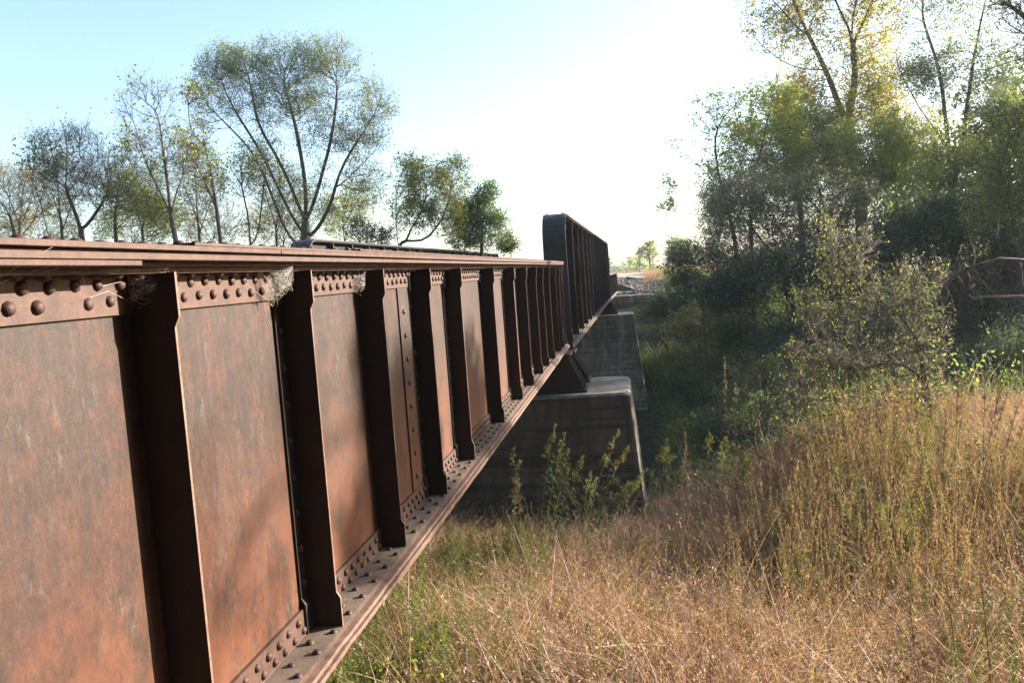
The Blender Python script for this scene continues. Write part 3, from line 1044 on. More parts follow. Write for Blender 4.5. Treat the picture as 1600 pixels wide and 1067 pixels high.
def tree(name, label, cat, base, stems, ells, npts=500, rbase=0.2, rtip=0.008, leaf='l_olive', nleaf=20, lsize=0.08, lspread=0.28, asp=0.5,
         twigs=3, tlen=0.45, bf=0.4, step=0.4, bark='bark', group=None, jit=0.05, leafprob=1.0, extra=None, twig_mat='twig', droop=0.25, min_r=0.004, cfine=9):
    base = np.array(base, float)
    far_leaf = base[1] > 18
    pts = sample_ell(ells, npts) - base
    pts = pts[pts[:, 2] > 0.15]
    st = [[np.array(p) - base for p in s] for s in stems]
    A, par, cnt, ns = grow(st, pts, bf, step, jit)
    r = np.maximum(rtip * 0.5 * np.minimum(cnt, 3) ** 0.5 + (rbase * 0.85 - rtip) * (cnt / cnt[0]) ** 0.8, min_r)
    root = empty(name, base, label, cat, group)
    i = np.arange(1, len(A)); p = par[i]
    r1 = r[i]; r0 = np.minimum(r[p], r1 * 1.25)
    big = r1 > 0.035
    if big.any():
        V, Fa = tubes(A[p][big], A[i][big], r0[big], r1[big], 7)
        link('trunk', np_mesh('trunk', V, [Fa], M[bark], True), root)
    Vs, Fs, Fts, o = [], [], [], 0
    if (~big).any():
        V, Fa = tubes(A[p][~big], A[i][~big], r0[~big], r1[~big], 3)
        Vs.append(V); Fs.append(Fa); o = len(V)
    fine = np.where(cnt <= cfine)[0]; fine = fine[fine >= ns]
    dirs = A[fine] - A[par[fine]]; dirs /= (np.linalg.norm(dirs, axis=1, keepdims=True) + 1e-9)
    tp, td, tl = None, None, None
    if twigs:
        rep = np.repeat(np.arange(len(fine)), twigs)
        tp = A[fine][rep]
        td = dirs[rep] * 0.7 + rng.normal(size=(len(rep), 3)) * 0.6 + np.array([0, 0, 0.15])
        td /= np.linalg.norm(td, axis=1, keepdims=True)
        tl = rng.uniform(0.4, 1.0, len(rep)) * tlen
        V, Ft = (flat_twigs if base[1] > 18 else twig_tris)(tp, td, tl, max(min_r * 0.8, 0.003) * (1.3 if base[1] > 18 else 1))
        Vs.append(V); Fts.append(Ft + o); o += len(V)
    if Vs:
        fl = []
        if Fs: fl.append(np.concatenate(Fs))
        if Fts: fl.append(np.concatenate(Fts))
        link('branches', np_mesh('branches', np.concatenate(Vs), fl, M[twig_mat], False), root)
    specs = [(leaf, nleaf, lsize, leafprob, None)] + (extra or [])
    for (mt_, nl, ls, lp, zone) in specs:
        if nl <= 0: continue
        src_p, src_d, src_l = (tp, td, tl) if tp is not None else (A[fine], dirs, np.full(len(fine), tlen))
        # choose twig clusters with patchy probability so gaps show
        ph = np.sin(src_p @ rng.normal(size=(3,)) * 2.2 / max(lspread * 4, 0.5)) * 0.5 + 0.5
        ph2 = np.sin(src_p @ rng.normal(size=(3,)) * 5.0) * 0.5 + 0.5
        keep = rng.uniform(size=len(src_p)) < lp * np.clip(1.9 * (0.65 * ph + 0.35 * ph2) - 0.25, 0.04, 1.3)
        if zone is not None:
            zc = np.array(zone[:3]) - base
            keep &= (np.linalg.norm((src_p - zc), axis=1) < zone[3])
        sp, sd, sl = src_p[keep], src_d[keep], src_l[keep]
        if len(sp) == 0: continue
        per = max(1, int(round(nl / max(twigs, 1))))
        rep = np.repeat(np.arange(len(sp)), per)
        t = rng.uniform(0.1, 1.1, len(rep))
        C = sp[rep] + sd[rep] * (sl[rep] * t)[:, None] + rng.normal(size=(len(rep), 3)) * lspread * 0.28
        if far_leaf: V, Fa = leaf_tris(C, rng.uniform(0.55, 1.25, len(rep)) * ls, 0.8, droop)
        else: V, Fa = leaf_quads(C, rng.uniform(0.55, 1.25, len(rep)) * ls, asp, droop)
        link('crown', np_mesh('crown', V, [Fa], M[mt_]), root)
    return root


def gz(x, y):
    return float(H(x, y))


def on_ground(px, py, Y, sink=0.1):
    c = at(px, py, Y)
    return np.array([c[0], Y, gz(c[0], Y) - sink])


def pxline(pts, Y):
    return [at(x, y, Y + (d[0] if d else 0)) for (x, y, *d) in pts]
# ==== PLANTS ====
LT = 'trees beyond the bridge on the left'
def ltree(label, basepx, Y, stems, ells, name='leafy_tree', cat='tree', **kw):
    b_ = on_ground(basepx, 380, Y)
    st = []
    for i, s in enumerate(stems):
        pl_ = pxline(s, Y)
        if i == 0: pl_ = [b_] + pl_
        st.append(pl_)
    if Y > 18:
        kw['npts'] = int(kw['npts'] * 1.5); kw['nleaf'] = int(kw.get('nleaf', 20) * 1.9); kw['lsize'] = kw.get('lsize', 0.08) * 0.92
        kw['rbase'] = kw.get('rbase', 0.2) * (0.72 if basepx < 900 else 0.8)
        kw['bf'] = kw.get('bf', 0.4) * 0.75; kw['leafprob'] = min(1.0, kw.get('leafprob', 1.0) * 1.15)
    return tree(name, label, cat, b_, st, ells_px(ells, Y, kw.pop('depth', 0.7)), **kw)


# -- left side, from the left edge of the frame
ltree('thin bare grey tree at the far left edge of the photo', 20, 27, [[(25, 380), (15, 330)], [(25, 375), (60, 340)]],
      [(5, 320, 55, 60), (50, 310, 40, 45), (-30, 300, 40, 70)], npts=260, rbase=0.11, nleaf=2, lsize=0.07, twigs=4, tlen=0.6, name='bare_tree', group=None)
ltree('crooked tree with dark green patches, second from the left edge', 118, 25, [[(128, 400), (130, 360), (100, 300)], [(130, 362), (165, 310)], [(75, 390), (72, 340), (55, 290)]],
      [(75, 260, 45, 45), (130, 265, 60, 65), (165, 290, 40, 70), (60, 225, 18, 16), (110, 215, 50, 22)], npts=520, rbase=0.16, nleaf=6, lsize=0.065, leaf='l_olive', twigs=6, tlen=0.7, leafprob=0.42, extra=[('l_green', 10, 0.085, 0.7, [*at(70, 262, 25), 0.8])])
ltree('slender yellow-green tree between the crooked tree and the tall bare one', 182, 28, [[(180, 380), (178, 320), (190, 270)]],
      [(200, 250, 35, 50), (215, 310, 50, 50), (180, 320, 40, 50), (250, 340, 50, 40)], npts=520, rbase=0.11, nleaf=12, lsize=0.085, leaf='l_yellowgreen', twigs=3, tlen=0.5, leafprob=0.55)
ltree('tall nearly bare forked tree with a few leaves at its tips', 280, 24, [[(276, 385), (266, 330), (235, 275), (215, 215)], [(266, 330), (258, 260), (250, 190)], [(266, 325), (290, 270), (300, 230)]],
      [(215, 140, 25, 22), (250, 150, 30, 32), (235, 220, 60, 60), (280, 250, 45, 50), (225, 310, 30, 30), (195, 170, 16, 28)], npts=330, rbase=0.13, nleaf=4, lsize=0.085, twigs=4, tlen=0.7, bf=0.6, leafprob=0.3, name='bare_tree')
ltree('slim bare tree just left of the big spreading tree', 348, 25, [[(345, 385), (338, 320), (310, 260)], [(338, 320), (320, 220)]],
      [(300, 230, 35, 60), (325, 280, 30, 60), (300, 150, 25, 20)], npts=260, rbase=0.10, nleaf=4, lsize=0.09, twigs=4, tlen=0.6, leaf='l_yellowgreen', leafprob=0.5, bf=0.55,
      extra=[('l_yellow', 10, 0.1, 0.8, [*at(290, 140, 25), 0.7])], name='bare_tree')
ltree('pair of thin dark stems standing left of the big tree trunks', 395, 26, [[(390, 385), (392, 330), (372, 280)], [(405, 385), (410, 310), (420, 250)]],
      [(380, 270, 30, 40), (415, 260, 22, 40), (375, 300, 18, 18)], npts=160, rbase=0.08, nleaf=7, lsize=0.085, twigs=3, tlen=0.5, leaf='l_olive', leafprob=0.5, bf=0.6)
ltree('big spreading many-stemmed tree with a broad grey-green crown, tallest on the left', 480, 28,
      [[(478, 395), (476, 345), (478, 280), (462, 200), (440, 120)], [(478, 350), (500, 290), (520, 200), (530, 130)], [(480, 380), (518, 330), (525, 275), (570, 200), (600, 160)],
       [(475, 370), (450, 330), (420, 260), (370, 180), (340, 120)], [(476, 345), (440, 260), (400, 190), (390, 110)], [(525, 300), (560, 260), (590, 240)], [(460, 390), (440, 350), (400, 240), (320, 160)]],
      [(360, 110, 55, 42), (430, 100, 70, 38), (510, 100, 60, 40), (580, 160, 42, 45), (330, 150, 40, 38), (470, 150, 80, 45), (560, 215, 52, 40), (400, 170, 60, 40), (570, 290, 45, 45, 0, 0.7),
       (500, 210, 60, 40, 0, 0.6), (400, 240, 50, 45, 0, 0.45), (480, 300, 80, 50, 0, 0.3), (320, 190, 26, 22)], depth=0.8,
      npts=1700, rbase=0.36, rtip=0.009, nleaf=22, lsize=0.056, leaf='l_greygreen', twigs=4, tlen=0.45, lspread=0.30, bf=0.75, leafprob=0.75,
      extra=[('l_yellow', 9, 0.08, 0.5, [*at(535, 180, 28), 0.6]), ('l_yellow', 10, 0.08, 0.5, [*at(460, 165, 28), 0.6]), ('l_yellowgreen', 8, 0.08, 0.5, [*at(420, 215, 28), 1.0])])
ltree('low dark shrub under the right side of the big tree', 560, 30, [[(558, 390), (556, 370)]], [(560, 360, 30, 22), (590, 372, 30, 16)], npts=130, rbase=0.08, nleaf=12, lsize=0.08, leaf='l_dark', twigs=3, tlen=0.4, name='shrub', cat='shrub')
ltree('mixed yellow and green tree to the right of the big tree', 650, 32, [[(622, 385), (618, 330), (622, 280)], [(622, 380), (665, 330), (670, 270)], [(660, 385), (700, 330), (705, 280)]],
      [(640, 265, 34, 28), (665, 290, 50, 45), (640, 330, 35, 40), (705, 290, 36, 45), (700, 335, 40, 40), (716, 255, 12, 16)], npts=700, rbase=0.12, nleaf=10, lsize=0.08, leaf='l_yellowgreen', twigs=4, tlen=0.55, leafprob=0.75,
      extra=[('l_gold', 8, 0.10, 0.6, [*at(655, 265, 32), 1.1]), ('l_green', 9, 0.10, 0.6, [*at(650, 345, 32), 0.9])])
ltree('dense dark green pointed tree nearest the rounded girder end', 750, 36, [[(752, 400), (755, 350), (762, 300)]],
      [(765, 300, 14, 20), (745, 335, 34, 30), (775, 345, 20, 16), (765, 370, 40, 22), (722, 345, 20, 24), (793, 385, 18, 12), (735, 378, 42, 22), (748, 308, 12, 16)], npts=640, rbase=0.16, nleaf=16, lsize=0.085, leaf='l_green', twigs=3, tlen=0.4, bf=0.3,
      extra=[('l_green', 6, 0.10, 0.5, None)])
for k, (px, top, lean_, Y, lf, lab) in enumerate([(98, 235, -10, 29, 'l_olive', 'thin leaning tree just right of the crooked tree at the left'), (222, 250, 14, 30, 'l_yellowgreen', 'young yellow-green tree behind the tall bare forked tree'),
                                                 (312, 215, -8, 31, 'l_brush', 'thin brown twiggy tree behind the slim bare tree'), (432, 255, 8, 32, 'l_olive', 'small olive tree behind the left limbs of the big tree'), (30, 265, 8, 30, 'l_brush', 'low twiggy tree near the left edge behind the bare grey one')]):
    ltree(lab, px, Y, [[(px, 385), (px + lean_ * 0.5, 320), (px + lean_, top + 20)], [(px, 360), (px + 22, 300)], [(px, 350), (px - 24, 290)]],
          [(px + lean_, top + 20, 22, 26), (px + 24, 285, 26, 36), (px - 24, 280, 26, 36), (px, 320, 42, 40)], npts=330, rbase=0.10, nleaf=5, lsize=0.075, leaf=lf, twigs=5, tlen=0.6, leafprob=0.5, bf=0.55, name='thin_tree')
# low brush filling behind the rail of the girder
for k, (px, rx, py, Y, lf, lab) in enumerate([(60, 60, 372, 33, 'l_brush', 'low brown brush at the foot of the crooked tree'), (210, 70, 362, 34, 'l_olive', 'low olive thicket behind the tall bare tree'),
                                              (330, 50, 365, 35, 'l_brush', 'thin brush behind the slim bare tree'), (440, 60, 362, 36, 'l_brush', 'brown thicket behind the trunks of the big spreading tree'),
                                              (540, 40, 345, 37, 'l_yellowgreen', 'pale leafy thicket seen through the right limbs of the big tree')]):
    ltree(lab, px, Y, [[(px, 395), (px, 370)]], [(px, py, rx, 40), (px + rx * 0.5, py - 22, rx * 0.7, 42), (px - rx * 0.6, py - 10, rx * 0.5, 36)], npts=480, rbase=0.07, nleaf=8, lsize=0.08, leaf=lf, twigs=4, tlen=0.5, name='thicket', cat='thicket', leafprob=0.5)


# -- right side
def rtree(label, basepx, Y, stems, ells, **kw):
    return ltree(label, basepx, Y, stems, ells, **kw)


rtree('very tall golden cottonwood with thick leaning trunk rising past the top of the photo', 1345, 42,
      [[(1345, 300), (1322, 195), (1290, 110), (1255, 40), (1225, -40), (1190, -130)], [(1322, 200), (1338, 120), (1330, 40), (1350, -60)], [(1262, 60), (1225, 20), (1185, -20)], [(1300, 110), (1240, 108), (1190, 75)],
       [(1332, 70), (1370, -10), (1400, -90)], [(1330, 50), (1300, -10), (1280, -70)], [(1338, 50), (1380, 40), (1400, 45)]],
      [(1240, 40, 60, 60), (1300, 130, 60, 55), (1345, 90, 50, 80), (1380, 140, 40, 50), (1330, 10, 90, 60), (1200, -30, 60, 50), (1300, -90, 130, 60), (1250, 150, 45, 45), (1195, 50, 30, 45), (1300, 200, 60, 40), (1400, -60, 60, 60)],
      npts=1500, rbase=0.42, rtip=0.012, nleaf=16, lsize=0.115, leaf='l_gold', twigs=3, tlen=0.6, lspread=0.4, bf=0.6, leafprob=0.72, name='cottonwood_tree', depth=0.6,
      extra=[('l_olive', 6, 0.10, 0.5, None)])
rtree('tall thin-limbed tree with dark clumps right of the cottonwood', 1490, 40,
      [[(1490, 330), (1480, 220), (1470, 120), (1440, 20)], [(1490, 300), (1505, 220), (1520, 100), (1540, 0)], [(1480, 230), (1430, 160), (1395, 90)], [(1505, 330), (1512, 260)]],
      [(1455, 110, 45, 40), (1520, 90, 60, 45), (1490, 160, 60, 50), (1560, 120, 40, 50), (1440, 30, 50, 40), (1500, 10, 70, 40), (1480, -50, 90, 50), (1420, 110, 30, 40), (1550, 190, 45, 40)],
      npts=1100, rbase=0.26, rtip=0.01, nleaf=13, lsize=0.085, leaf='l_greygreen', twigs=3, tlen=0.55, lspread=0.4, bf=0.6, leafprob=0.75,
      extra=[('l_gold', 6, 0.09, 0.5, [*at(1440, 10, 40), 3.2]), ('l_dark', 10, 0.1, 0.8, [*at(1530, 80, 40), 1.7]), ('l_dark', 10, 0.1, 0.8, [*at(1450, 120, 40), 1.2])])
rtree('leaning small tree with bright green top and drooping sparse left side', 1150, 37,
      [[(1150, 380), (1135, 320), (1120, 260), (1115, 200), (1150, 160)], [(1135, 320), (1100, 260), (1070, 240)], [(1150, 350), (1185, 260), (1200, 180)]],
      [(1130, 160, 40, 22), (1190, 150, 50, 26), (1110, 190, 35, 28), (1060, 235, 18, 20), (1045, 290, 12, 28), (1042, 322, 16, 10), (1165, 210, 50, 34), (1110, 260, 35, 40, 0, 0.5), (1225, 170, 30, 30)],
      npts=520, rbase=0.14, nleaf=12, lsize=0.11, leaf='l_yellowgreen', twigs=3, tlen=0.5, bf=0.5, leafprob=0.6,
      extra=[('l_yellowgreen', 12, 0.12, 0.8, [*at(1175, 145, 37), 1.9]), ('l_dark', 8, 0.10, 0.6, [*at(1045, 300, 37), 0.7])])
rtree('yellow-topped bushy tree in front of the cottonwood trunk', 1300, 39, [[(1300, 420), (1290, 330), (1270, 260)], [(1300, 400), (1340, 300), (1360, 240)], [(1290, 340), (1230, 270)]],
      [(1230, 235, 50, 40), (1290, 245, 50, 40), (1350, 230, 50, 40), (1400, 215, 45, 40), (1370, 270, 60, 40), (1260, 285, 60, 40), (1420, 270, 40, 40)],
      npts=1200, rbase=0.2, nleaf=20, lsize=0.10, leaf='l_yellowgreen', twigs=3, tlen=0.5, bf=0.4, leafprob=1.0)
rtree('golden and green leafy tree between the cottonwood and the thin-limbed tree', 1400, 41, [[(1400, 400), (1398, 300), (1390, 200)]],
      [(1385, 190, 40, 50), (1430, 220, 45, 50), (1360, 150, 30, 40), (1440, 290, 60, 50), (1380, 270, 60, 50), (1320, 200, 40, 40)], npts=900, rbase=0.2, nleaf=15, lsize=0.10, leaf='l_gold', twigs=3, tlen=0.5, bf=0.4, leafprob=0.8, extra=[('l_yellowgreen', 9, 0.1, 0.7, None)])
rtree('bright yellow-green leafy tree top between the leaning tree and the cottonwood', 1255, 40, [[(1255, 420), (1250, 300), (1245, 220)]],
      [(1240, 190, 40, 40), (1275, 210, 45, 45), (1210, 215, 40, 35), (1300, 250, 50, 40), (1230, 260, 50, 40)], npts=800, rbase=0.18, nleaf=15, lsize=0.10, leaf='l_yellowgreen', twigs=3, tlen=0.5, bf=0.4, leafprob=0.85, extra=[('l_gold', 5, 0.1, 0.5, None)])
rtree('olive leafy tree filling the gap below the tall thin-limbed tree', 1490, 36, [[(1490, 430), (1488, 330), (1495, 250)]],
      [(1480, 230, 45, 45), (1520, 260, 50, 50), (1450, 290, 50, 45), (1500, 330, 60, 50), (1560, 300, 50, 60), (1420, 330, 50, 40)], npts=1000, rbase=0.18, nleaf=14, lsize=0.09, leaf='l_olive', twigs=3, tlen=0.5, bf=0.4, leafprob=0.8, extra=[('l_yellowgreen', 6, 0.09, 0.6, None)])
rtree('green bushy tree under the leaning small tree at the woods edge', 1175, 38, [[(1175, 440), (1172, 330), (1180, 250)]],
      [(1175, 240, 45, 40), (1150, 290, 45, 45), (1210, 290, 50, 45), (1190, 340, 55, 40), (1120, 330, 35, 40)], npts=900, rbase=0.15, nleaf=12, lsize=0.085, leaf='l_olive', twigs=4, tlen=0.5, bf=0.4, leafprob=0.6, extra=[('l_brush', 9, 0.08, 0.6, None)])
rtree('broad brown-grey brushy tree filling the middle of the right bank', 1210, 35, [[(1235, 480), (1225, 420), (1200, 350)], [(1230, 440), (1280, 360)], [(1225, 420), (1160, 340)]],
      [(1180, 320, 60, 60), (1250, 340, 70, 60), (1150, 370, 55, 50), (1320, 350, 70, 60), (1220, 400, 80, 50), (1130, 310, 35, 45), (1300, 300, 70, 40)],
      npts=1500, rbase=0.2, nleaf=14, lsize=0.085, leaf='l_brush', twigs=5, tlen=0.6, bf=0.35, leafprob=0.8, name='brushy_tree',
      extra=[('l_dark', 7, 0.09, 0.7, None)])
rtree('dark leafy bush at the left foot of the right-hand woods beside the open slope', 1095, 40, [[(1095, 440), (1095, 410)]],
      [(1095, 395, 50, 26), (1066, 425, 36, 26), (1130, 420, 60, 40), (1120, 365, 24, 20), (1085, 450, 45, 28), (1140, 465, 60, 34)], npts=900, rbase=0.08, nleaf=10, lsize=0.10, leaf='l_dark', twigs=3, tlen=0.45, name='bush', cat='bush',
      extra=[('l_brush', 5, 0.09, 0.6, None)])
rtree('dark wooded bush low in the centre of the right bank', 1240, 32, [[(1240, 470), (1240, 440)]],
      [(1190, 435, 70, 42), (1260, 430, 70, 50), (1330, 420, 70, 55), (1150, 460, 60, 40), (1400, 400, 60, 60)], npts=1300, rbase=0.12, nleaf=16, lsize=0.09, leaf='l_dark', twigs=4, tlen=0.5, name='bush', cat='bush',
      extra=[('l_brush', 7, 0.09, 0.7, None)])
rtree('dark leafy thicket below the thin-limbed tree at the right', 1480, 30, [[(1480, 460), (1480, 420)], [(1500, 460), (1540, 400)]],
      [(1430, 350, 60, 60), (1490, 380, 60, 70), (1550, 350, 60, 60), (1560, 450, 60, 70), (1480, 470, 60, 60), (1590, 380, 40, 80), (1540, 540, 60, 60)],
      npts=1700, rbase=0.14, nleaf=17, lsize=0.09, leaf='l_dark', twigs=3, tlen=0.5, name='thicket', cat='thicket', extra=[('l_olive', 5, 0.09, 0.6, None)])
rtree('olive and brown bushy tree at the right edge of the photo', 1590, 24, [[(1600, 420), (1580, 330), (1560, 260)], [(1600, 400), (1620, 300), (1610, 200)]],
      [(1560, 250, 45, 60), (1590, 190, 40, 50), (1600, 310, 50, 70), (1545, 330, 35, 45), (1640, 240, 40, 90), (1560, 170, 25, 25)], npts=1000, rbase=0.14, nleaf=13, lsize=0.06, leaf='l_olive', twigs=4, tlen=0.4, bf=0.4, leafprob=0.7,
      extra=[('l_yellowgreen', 5, 0.06, 0.5, None)])
rtree('dark overhanging tree whose branches enter the top right corner', 1680, 19, [[(1680, 200), (1660, 60), (1640, -30)], [(1660, 60), (1600, 30), (1560, 5)], [(1665, 100), (1620, 60), (1580, 50)]],
      [(1570, 5, 26, 22), (1600, 30, 40, 30), (1650, 20, 50, 50), (1600, 80, 26, 18), (1560, -30, 40, 20)], npts=420, rbase=0.16, nleaf=6, lsize=0.05, leaf='l_brush', twigs=5, tlen=0.35, leafprob=0.6, bf=0.5)
# small lit ones
rtree('small hazy pale tree at the left tip of the right-hand woods', 1062, 66, [[(1062, 420), (1064, 395)]], [(1058, 385, 16, 14), (1066, 398, 20, 16), (1050, 400, 10, 12)], npts=240, rbase=0.13, nleaf=14, lsize=0.16, leaf='l_greygreen', twigs=3, tlen=0.7)
rtree('lone slender tree standing beyond the road behind the utility pole', 1012, 118, [[(1017, 424), (1014, 400), (1010, 385)], [(1021, 424), (1020, 395)]],
      [(1003, 392, 10, 11), (1013, 385, 9, 9), (1020, 392, 8, 16), (1012, 400, 10, 9), (1000, 408, 5, 8)], npts=150, rbase=0.2, rtip=0.02, nleaf=8, lsize=0.2, lspread=0.25, leaf='l_olive', twigs=3, tlen=0.4, min_r=0.012, leafprob=0.8)
# foreground sunlit brush bush
rtree('sunlit tangled bush with grey bowed limbs and sparse green shoots in the middle right', 1450, 13.2,
      [[(1452, 680), (1445, 600), (1435, 520), (1380, 470), (1330, 440), (1300, 400), (1290, 350)], [(1445, 590), (1400, 560), (1340, 580), (1270, 560)], [(1440, 540), (1400, 535), (1320, 550)], [(1436, 520), (1450, 470), (1440, 430)], [(1385, 475), (1340, 470), (1280, 460)]],
      [(1290, 355, 22, 30), (1345, 385, 30, 26), (1300, 400, 34, 50), (1320, 640, 70, 50), (1400, 640, 60, 50), (1250, 620, 50, 40), (1280, 480, 50, 50), (1350, 470, 60, 50), (1420, 460, 50, 60), (1300, 560, 60, 50), (1390, 560, 70, 50), (1440, 520, 40, 70), (1245, 560, 30, 30), (1340, 420, 40, 30), (1460, 430, 20, 30), (1440, 620, 40, 50)],
      npts=2200, rbase=0.075, rtip=0.0028, nleaf=8, lsize=0.034, leaf='l_olive', twigs=5, tlen=0.22, lspread=0.10, step=0.16, jit=0.02, bf=0.35, leafprob=0.42, min_r=0.0020, bark='bark', twig_mat='bush_twig', name='bush', cat='bush',
      extra=[('l_yellow', 3, 0.035, 0.4, [*at(1400, 620, 13.2), 0.6]), ('l_yellowgreen', 3, 0.034, 0.22, None), ('l_yellowgreen', 5, 0.04, 0.35, [*at(1295, 370, 13.2), 0.45]), ('l_yellowgreen', 5, 0.04, 0.35, [*at(1440, 425, 13.2), 0.4])])
rtree('small bright green shrub with one orange spray left of the sunlit tangled bush', 1180, 15.2, [[(1180, 700), (1176, 660)]],
      [(1180, 640, 26, 30), (1160, 660, 22, 20), (1205, 620, 24, 26), (1215, 570, 14, 22), (1160, 620, 14, 16)], npts=260, rbase=0.03, rtip=0.003, nleaf=8, lsize=0.05, leaf='l_green', twigs=3, tlen=0.2, lspread=0.1, step=0.14, jit=0.02, min_r=0.002, name='shrub', cat='shrub',
      extra=[('l_yellow', 4, 0.05, 0.6, [*at(1163, 645, 15.2), 0.12])])
rtree('yellow-leaved bush among the tall dry stalks at the foot of the tangled bush', 1390, 11.6, [[(1390, 800), (1390, 720), (1370, 660)], [(1390, 740), (1430, 680)], [(1390, 760), (1320, 690)]],
      [(1330, 660, 50, 50), (1400, 640, 60, 50), (1440, 690, 40, 60), (1370, 720, 60, 40), (1280, 690, 40, 40)], npts=620, rbase=0.03, rtip=0.0025, nleaf=5, lsize=0.045, leaf='l_yellow', twigs=3, tlen=0.16, lspread=0.1, step=0.12, jit=0.02, min_r=0.002, name='bush', cat='bush', leafprob=0.7)
rtree('yellow and green undergrowth bush at the right edge below the dark woods', 1560, 10.0, [[(1560, 820), (1560, 760)]],
      [(1540, 730, 40, 40), (1590, 740, 40, 50), (1500, 750, 30, 30), (1570, 790, 60, 30)], npts=420, rbase=0.025, rtip=0.0025, nleaf=5, lsize=0.045, leaf='l_yellow', twigs=3, tlen=0.15, lspread=0.1, step=0.12, jit=0.02, min_r=0.002, name='bush', cat='bush', leafprob=0.6,
      extra=[('l_brush', 4, 0.04, 0.6, None)])
# dead limb from the right
root = empty('dead_limb', on_ground(1640, 420, 14.5), 'dead grey tree limb reaching in from the right edge over the dark woods', 'dead tree')
bl = np.array(root.location)
b = MB()
P_ = [at(1640, 700, 14.5), at(1650, 500, 14.5), at(1620, 408, 14.4), at(1560, 405, 14.2), at(1510, 420, 14.0), at(1480, 440, 13.9), at(1462, 462, 13.8)]
P_[0][2] = bl[2]; P_[0][0] = bl[0]; P_[0][1] = bl[1]
b.tube([p - bl for p in P_], [0.07, 0.055, 0.042, 0.034, 0.028, 0.02, 0.01], 7)
b.build('trunk', M['twig'], root, smooth=True)
b = MB()
def wander(p0, d, L, n=6, w=0.25, sag=0.0):
    p = np.array(p0, float); d = np.array(d, float); d /= np.linalg.norm(d); out = [p.copy()]
    for i in range(n):
        d = d + rng.normal(size=3) * w; d[2] -= sag; d /= np.linalg.norm(d)
        p = p + d * L / n; out.append(p.copy())
    return out
for k in range(46):
    t = rng.uniform(2.3, 6); i0 = int(t); q = P_[min(i0, 5)] * (1 - (t - i0)) + P_[min(i0 + 1, 6)] * (t - i0) - bl
    up = rng.uniform() < 0.35
    L = rng.uniform(0.3, 1.0)
    b.tube(wander(q, (rng.normal() * 0.5, rng.normal() * 0.5, 0.8 if up else -0.8), L, 6, 0.22, 0.05), list(np.linspace(0.007, 0.0015, 7)), 4)
b.build('branches', M['twig'], root)
root = empty('dead_pole_limb', on_ground(1700, 466, 15.5), 'thin straight pale dead branch lower down at the right edge', 'dead branch')
bl = np.array(root.location)
b = MB(); b.tube([np.zeros(3), at(1690, 480, 15.5) - bl, at(1600, 463, 15.5) - bl, at(1530, 464, 15.4) - bl, at(1518, 466, 15.4) - bl], [0.04, 0.035, 0.026, 0.018, 0.006], 6)
b.build('limb', M['bark_pale'], root, smooth=True)

for k, (px, py, rx, ry, Y, lf, lab) in enumerate([
        (1050, 475, 45, 30, 46, 'l_dark', 'dark low bush just right of the abutment on the far slope'), (1110, 500, 60, 45, 40, 'l_brush', 'dull brownish bush halfway down the shaded far slope'),
        (1170, 520, 60, 50, 35, 'l_dark', 'round dark bush below the brushy tree'),
        (1100, 590, 60, 50, 31, 'l_dark', 'wide dark bush in the bottom of the ravine'), (1190, 600, 60, 55, 26, 'l_brush', 'brownish bush in the ravine behind the small green shrub'),
        (1240, 540, 70, 60, 28, 'l_dark', 'dark bush in the ravine behind the left part of the tangled bush'), (1340, 520, 80, 70, 27, 'l_dark', 'dark bush in the ravine straight behind the tangled bush'),
        (1140, 670, 50, 40, 20.5, 'l_dark', 'low dark bush in the ravine behind the goldenrods'),
        (1500, 590, 70, 50, 19, 'l_dark', 'dark low bush behind the brown seed spires'), (1580, 560, 50, 60, 19, 'l_dark', 'dark bush low at the right edge behind the seed spires')]):
    rtree(lab, px, Y, [[(px, py + ry), (px, py)]], [(px, py, rx, ry), (px - rx * 0.5, py + ry * 0.3, rx * 0.7, ry * 0.7), (px + rx * 0.6, py + ry * 0.2, rx * 0.7, ry * 0.8)], npts=300, rbase=0.06, nleaf=13, lsize=0.0028 * Y, leaf=lf, twigs=3, tlen=0.45, name='bush', cat='bush', depth=1.0,
          extra=[('l_green', 3, 0.0028 * Y, 0.5, None)])
# trees standing just outside the right of the frame: they shade the ravine and dapple the girder
def wtree(label, x, y, h, cr, **kw):
    z = gz(x, y) - 0.1
    return tree('woodland_tree', label, 'tree', (x, y, z), [[(x, y, z), (x + 0.2, y, z + h * 0.35), (x - 0.2, y + 0.3, z + h * 0.75)]],
                [(x, y, z + h * 0.6, cr, cr, h * 0.38), (x + cr * 0.5, y, z + h * 0.35, cr * 0.8, cr * 0.8, h * 0.25)], group='trees of the right-hand woods', **kw)
WL = dict(zip([(17.5, 27.5), (21, 31), (25, 35), (29, 39), (20, 39), (25, 44), (15, 33), (31, 47), (24, 52), (14.5, 25.5), (19, 47)],
    ['woodland tree just outside the right edge, nearest the ravine shrubs', 'woodland tree right of the frame, second up the slope', 'woodland tree right of the frame, third up the slope', 'woodland tree right of the frame, fourth up the slope',
     'woodland tree behind the right edge of the dark thicket', 'woodland tree far behind the right edge of the thicket', 'woodland tree hidden behind the olive tree at the right edge', 'farthest woodland tree at the right, high on the slope',
     'woodland tree in the far right background', 'lowest woodland tree beside the creek, right of the frame', 'woodland tree behind the tall thin-limbed tree']))
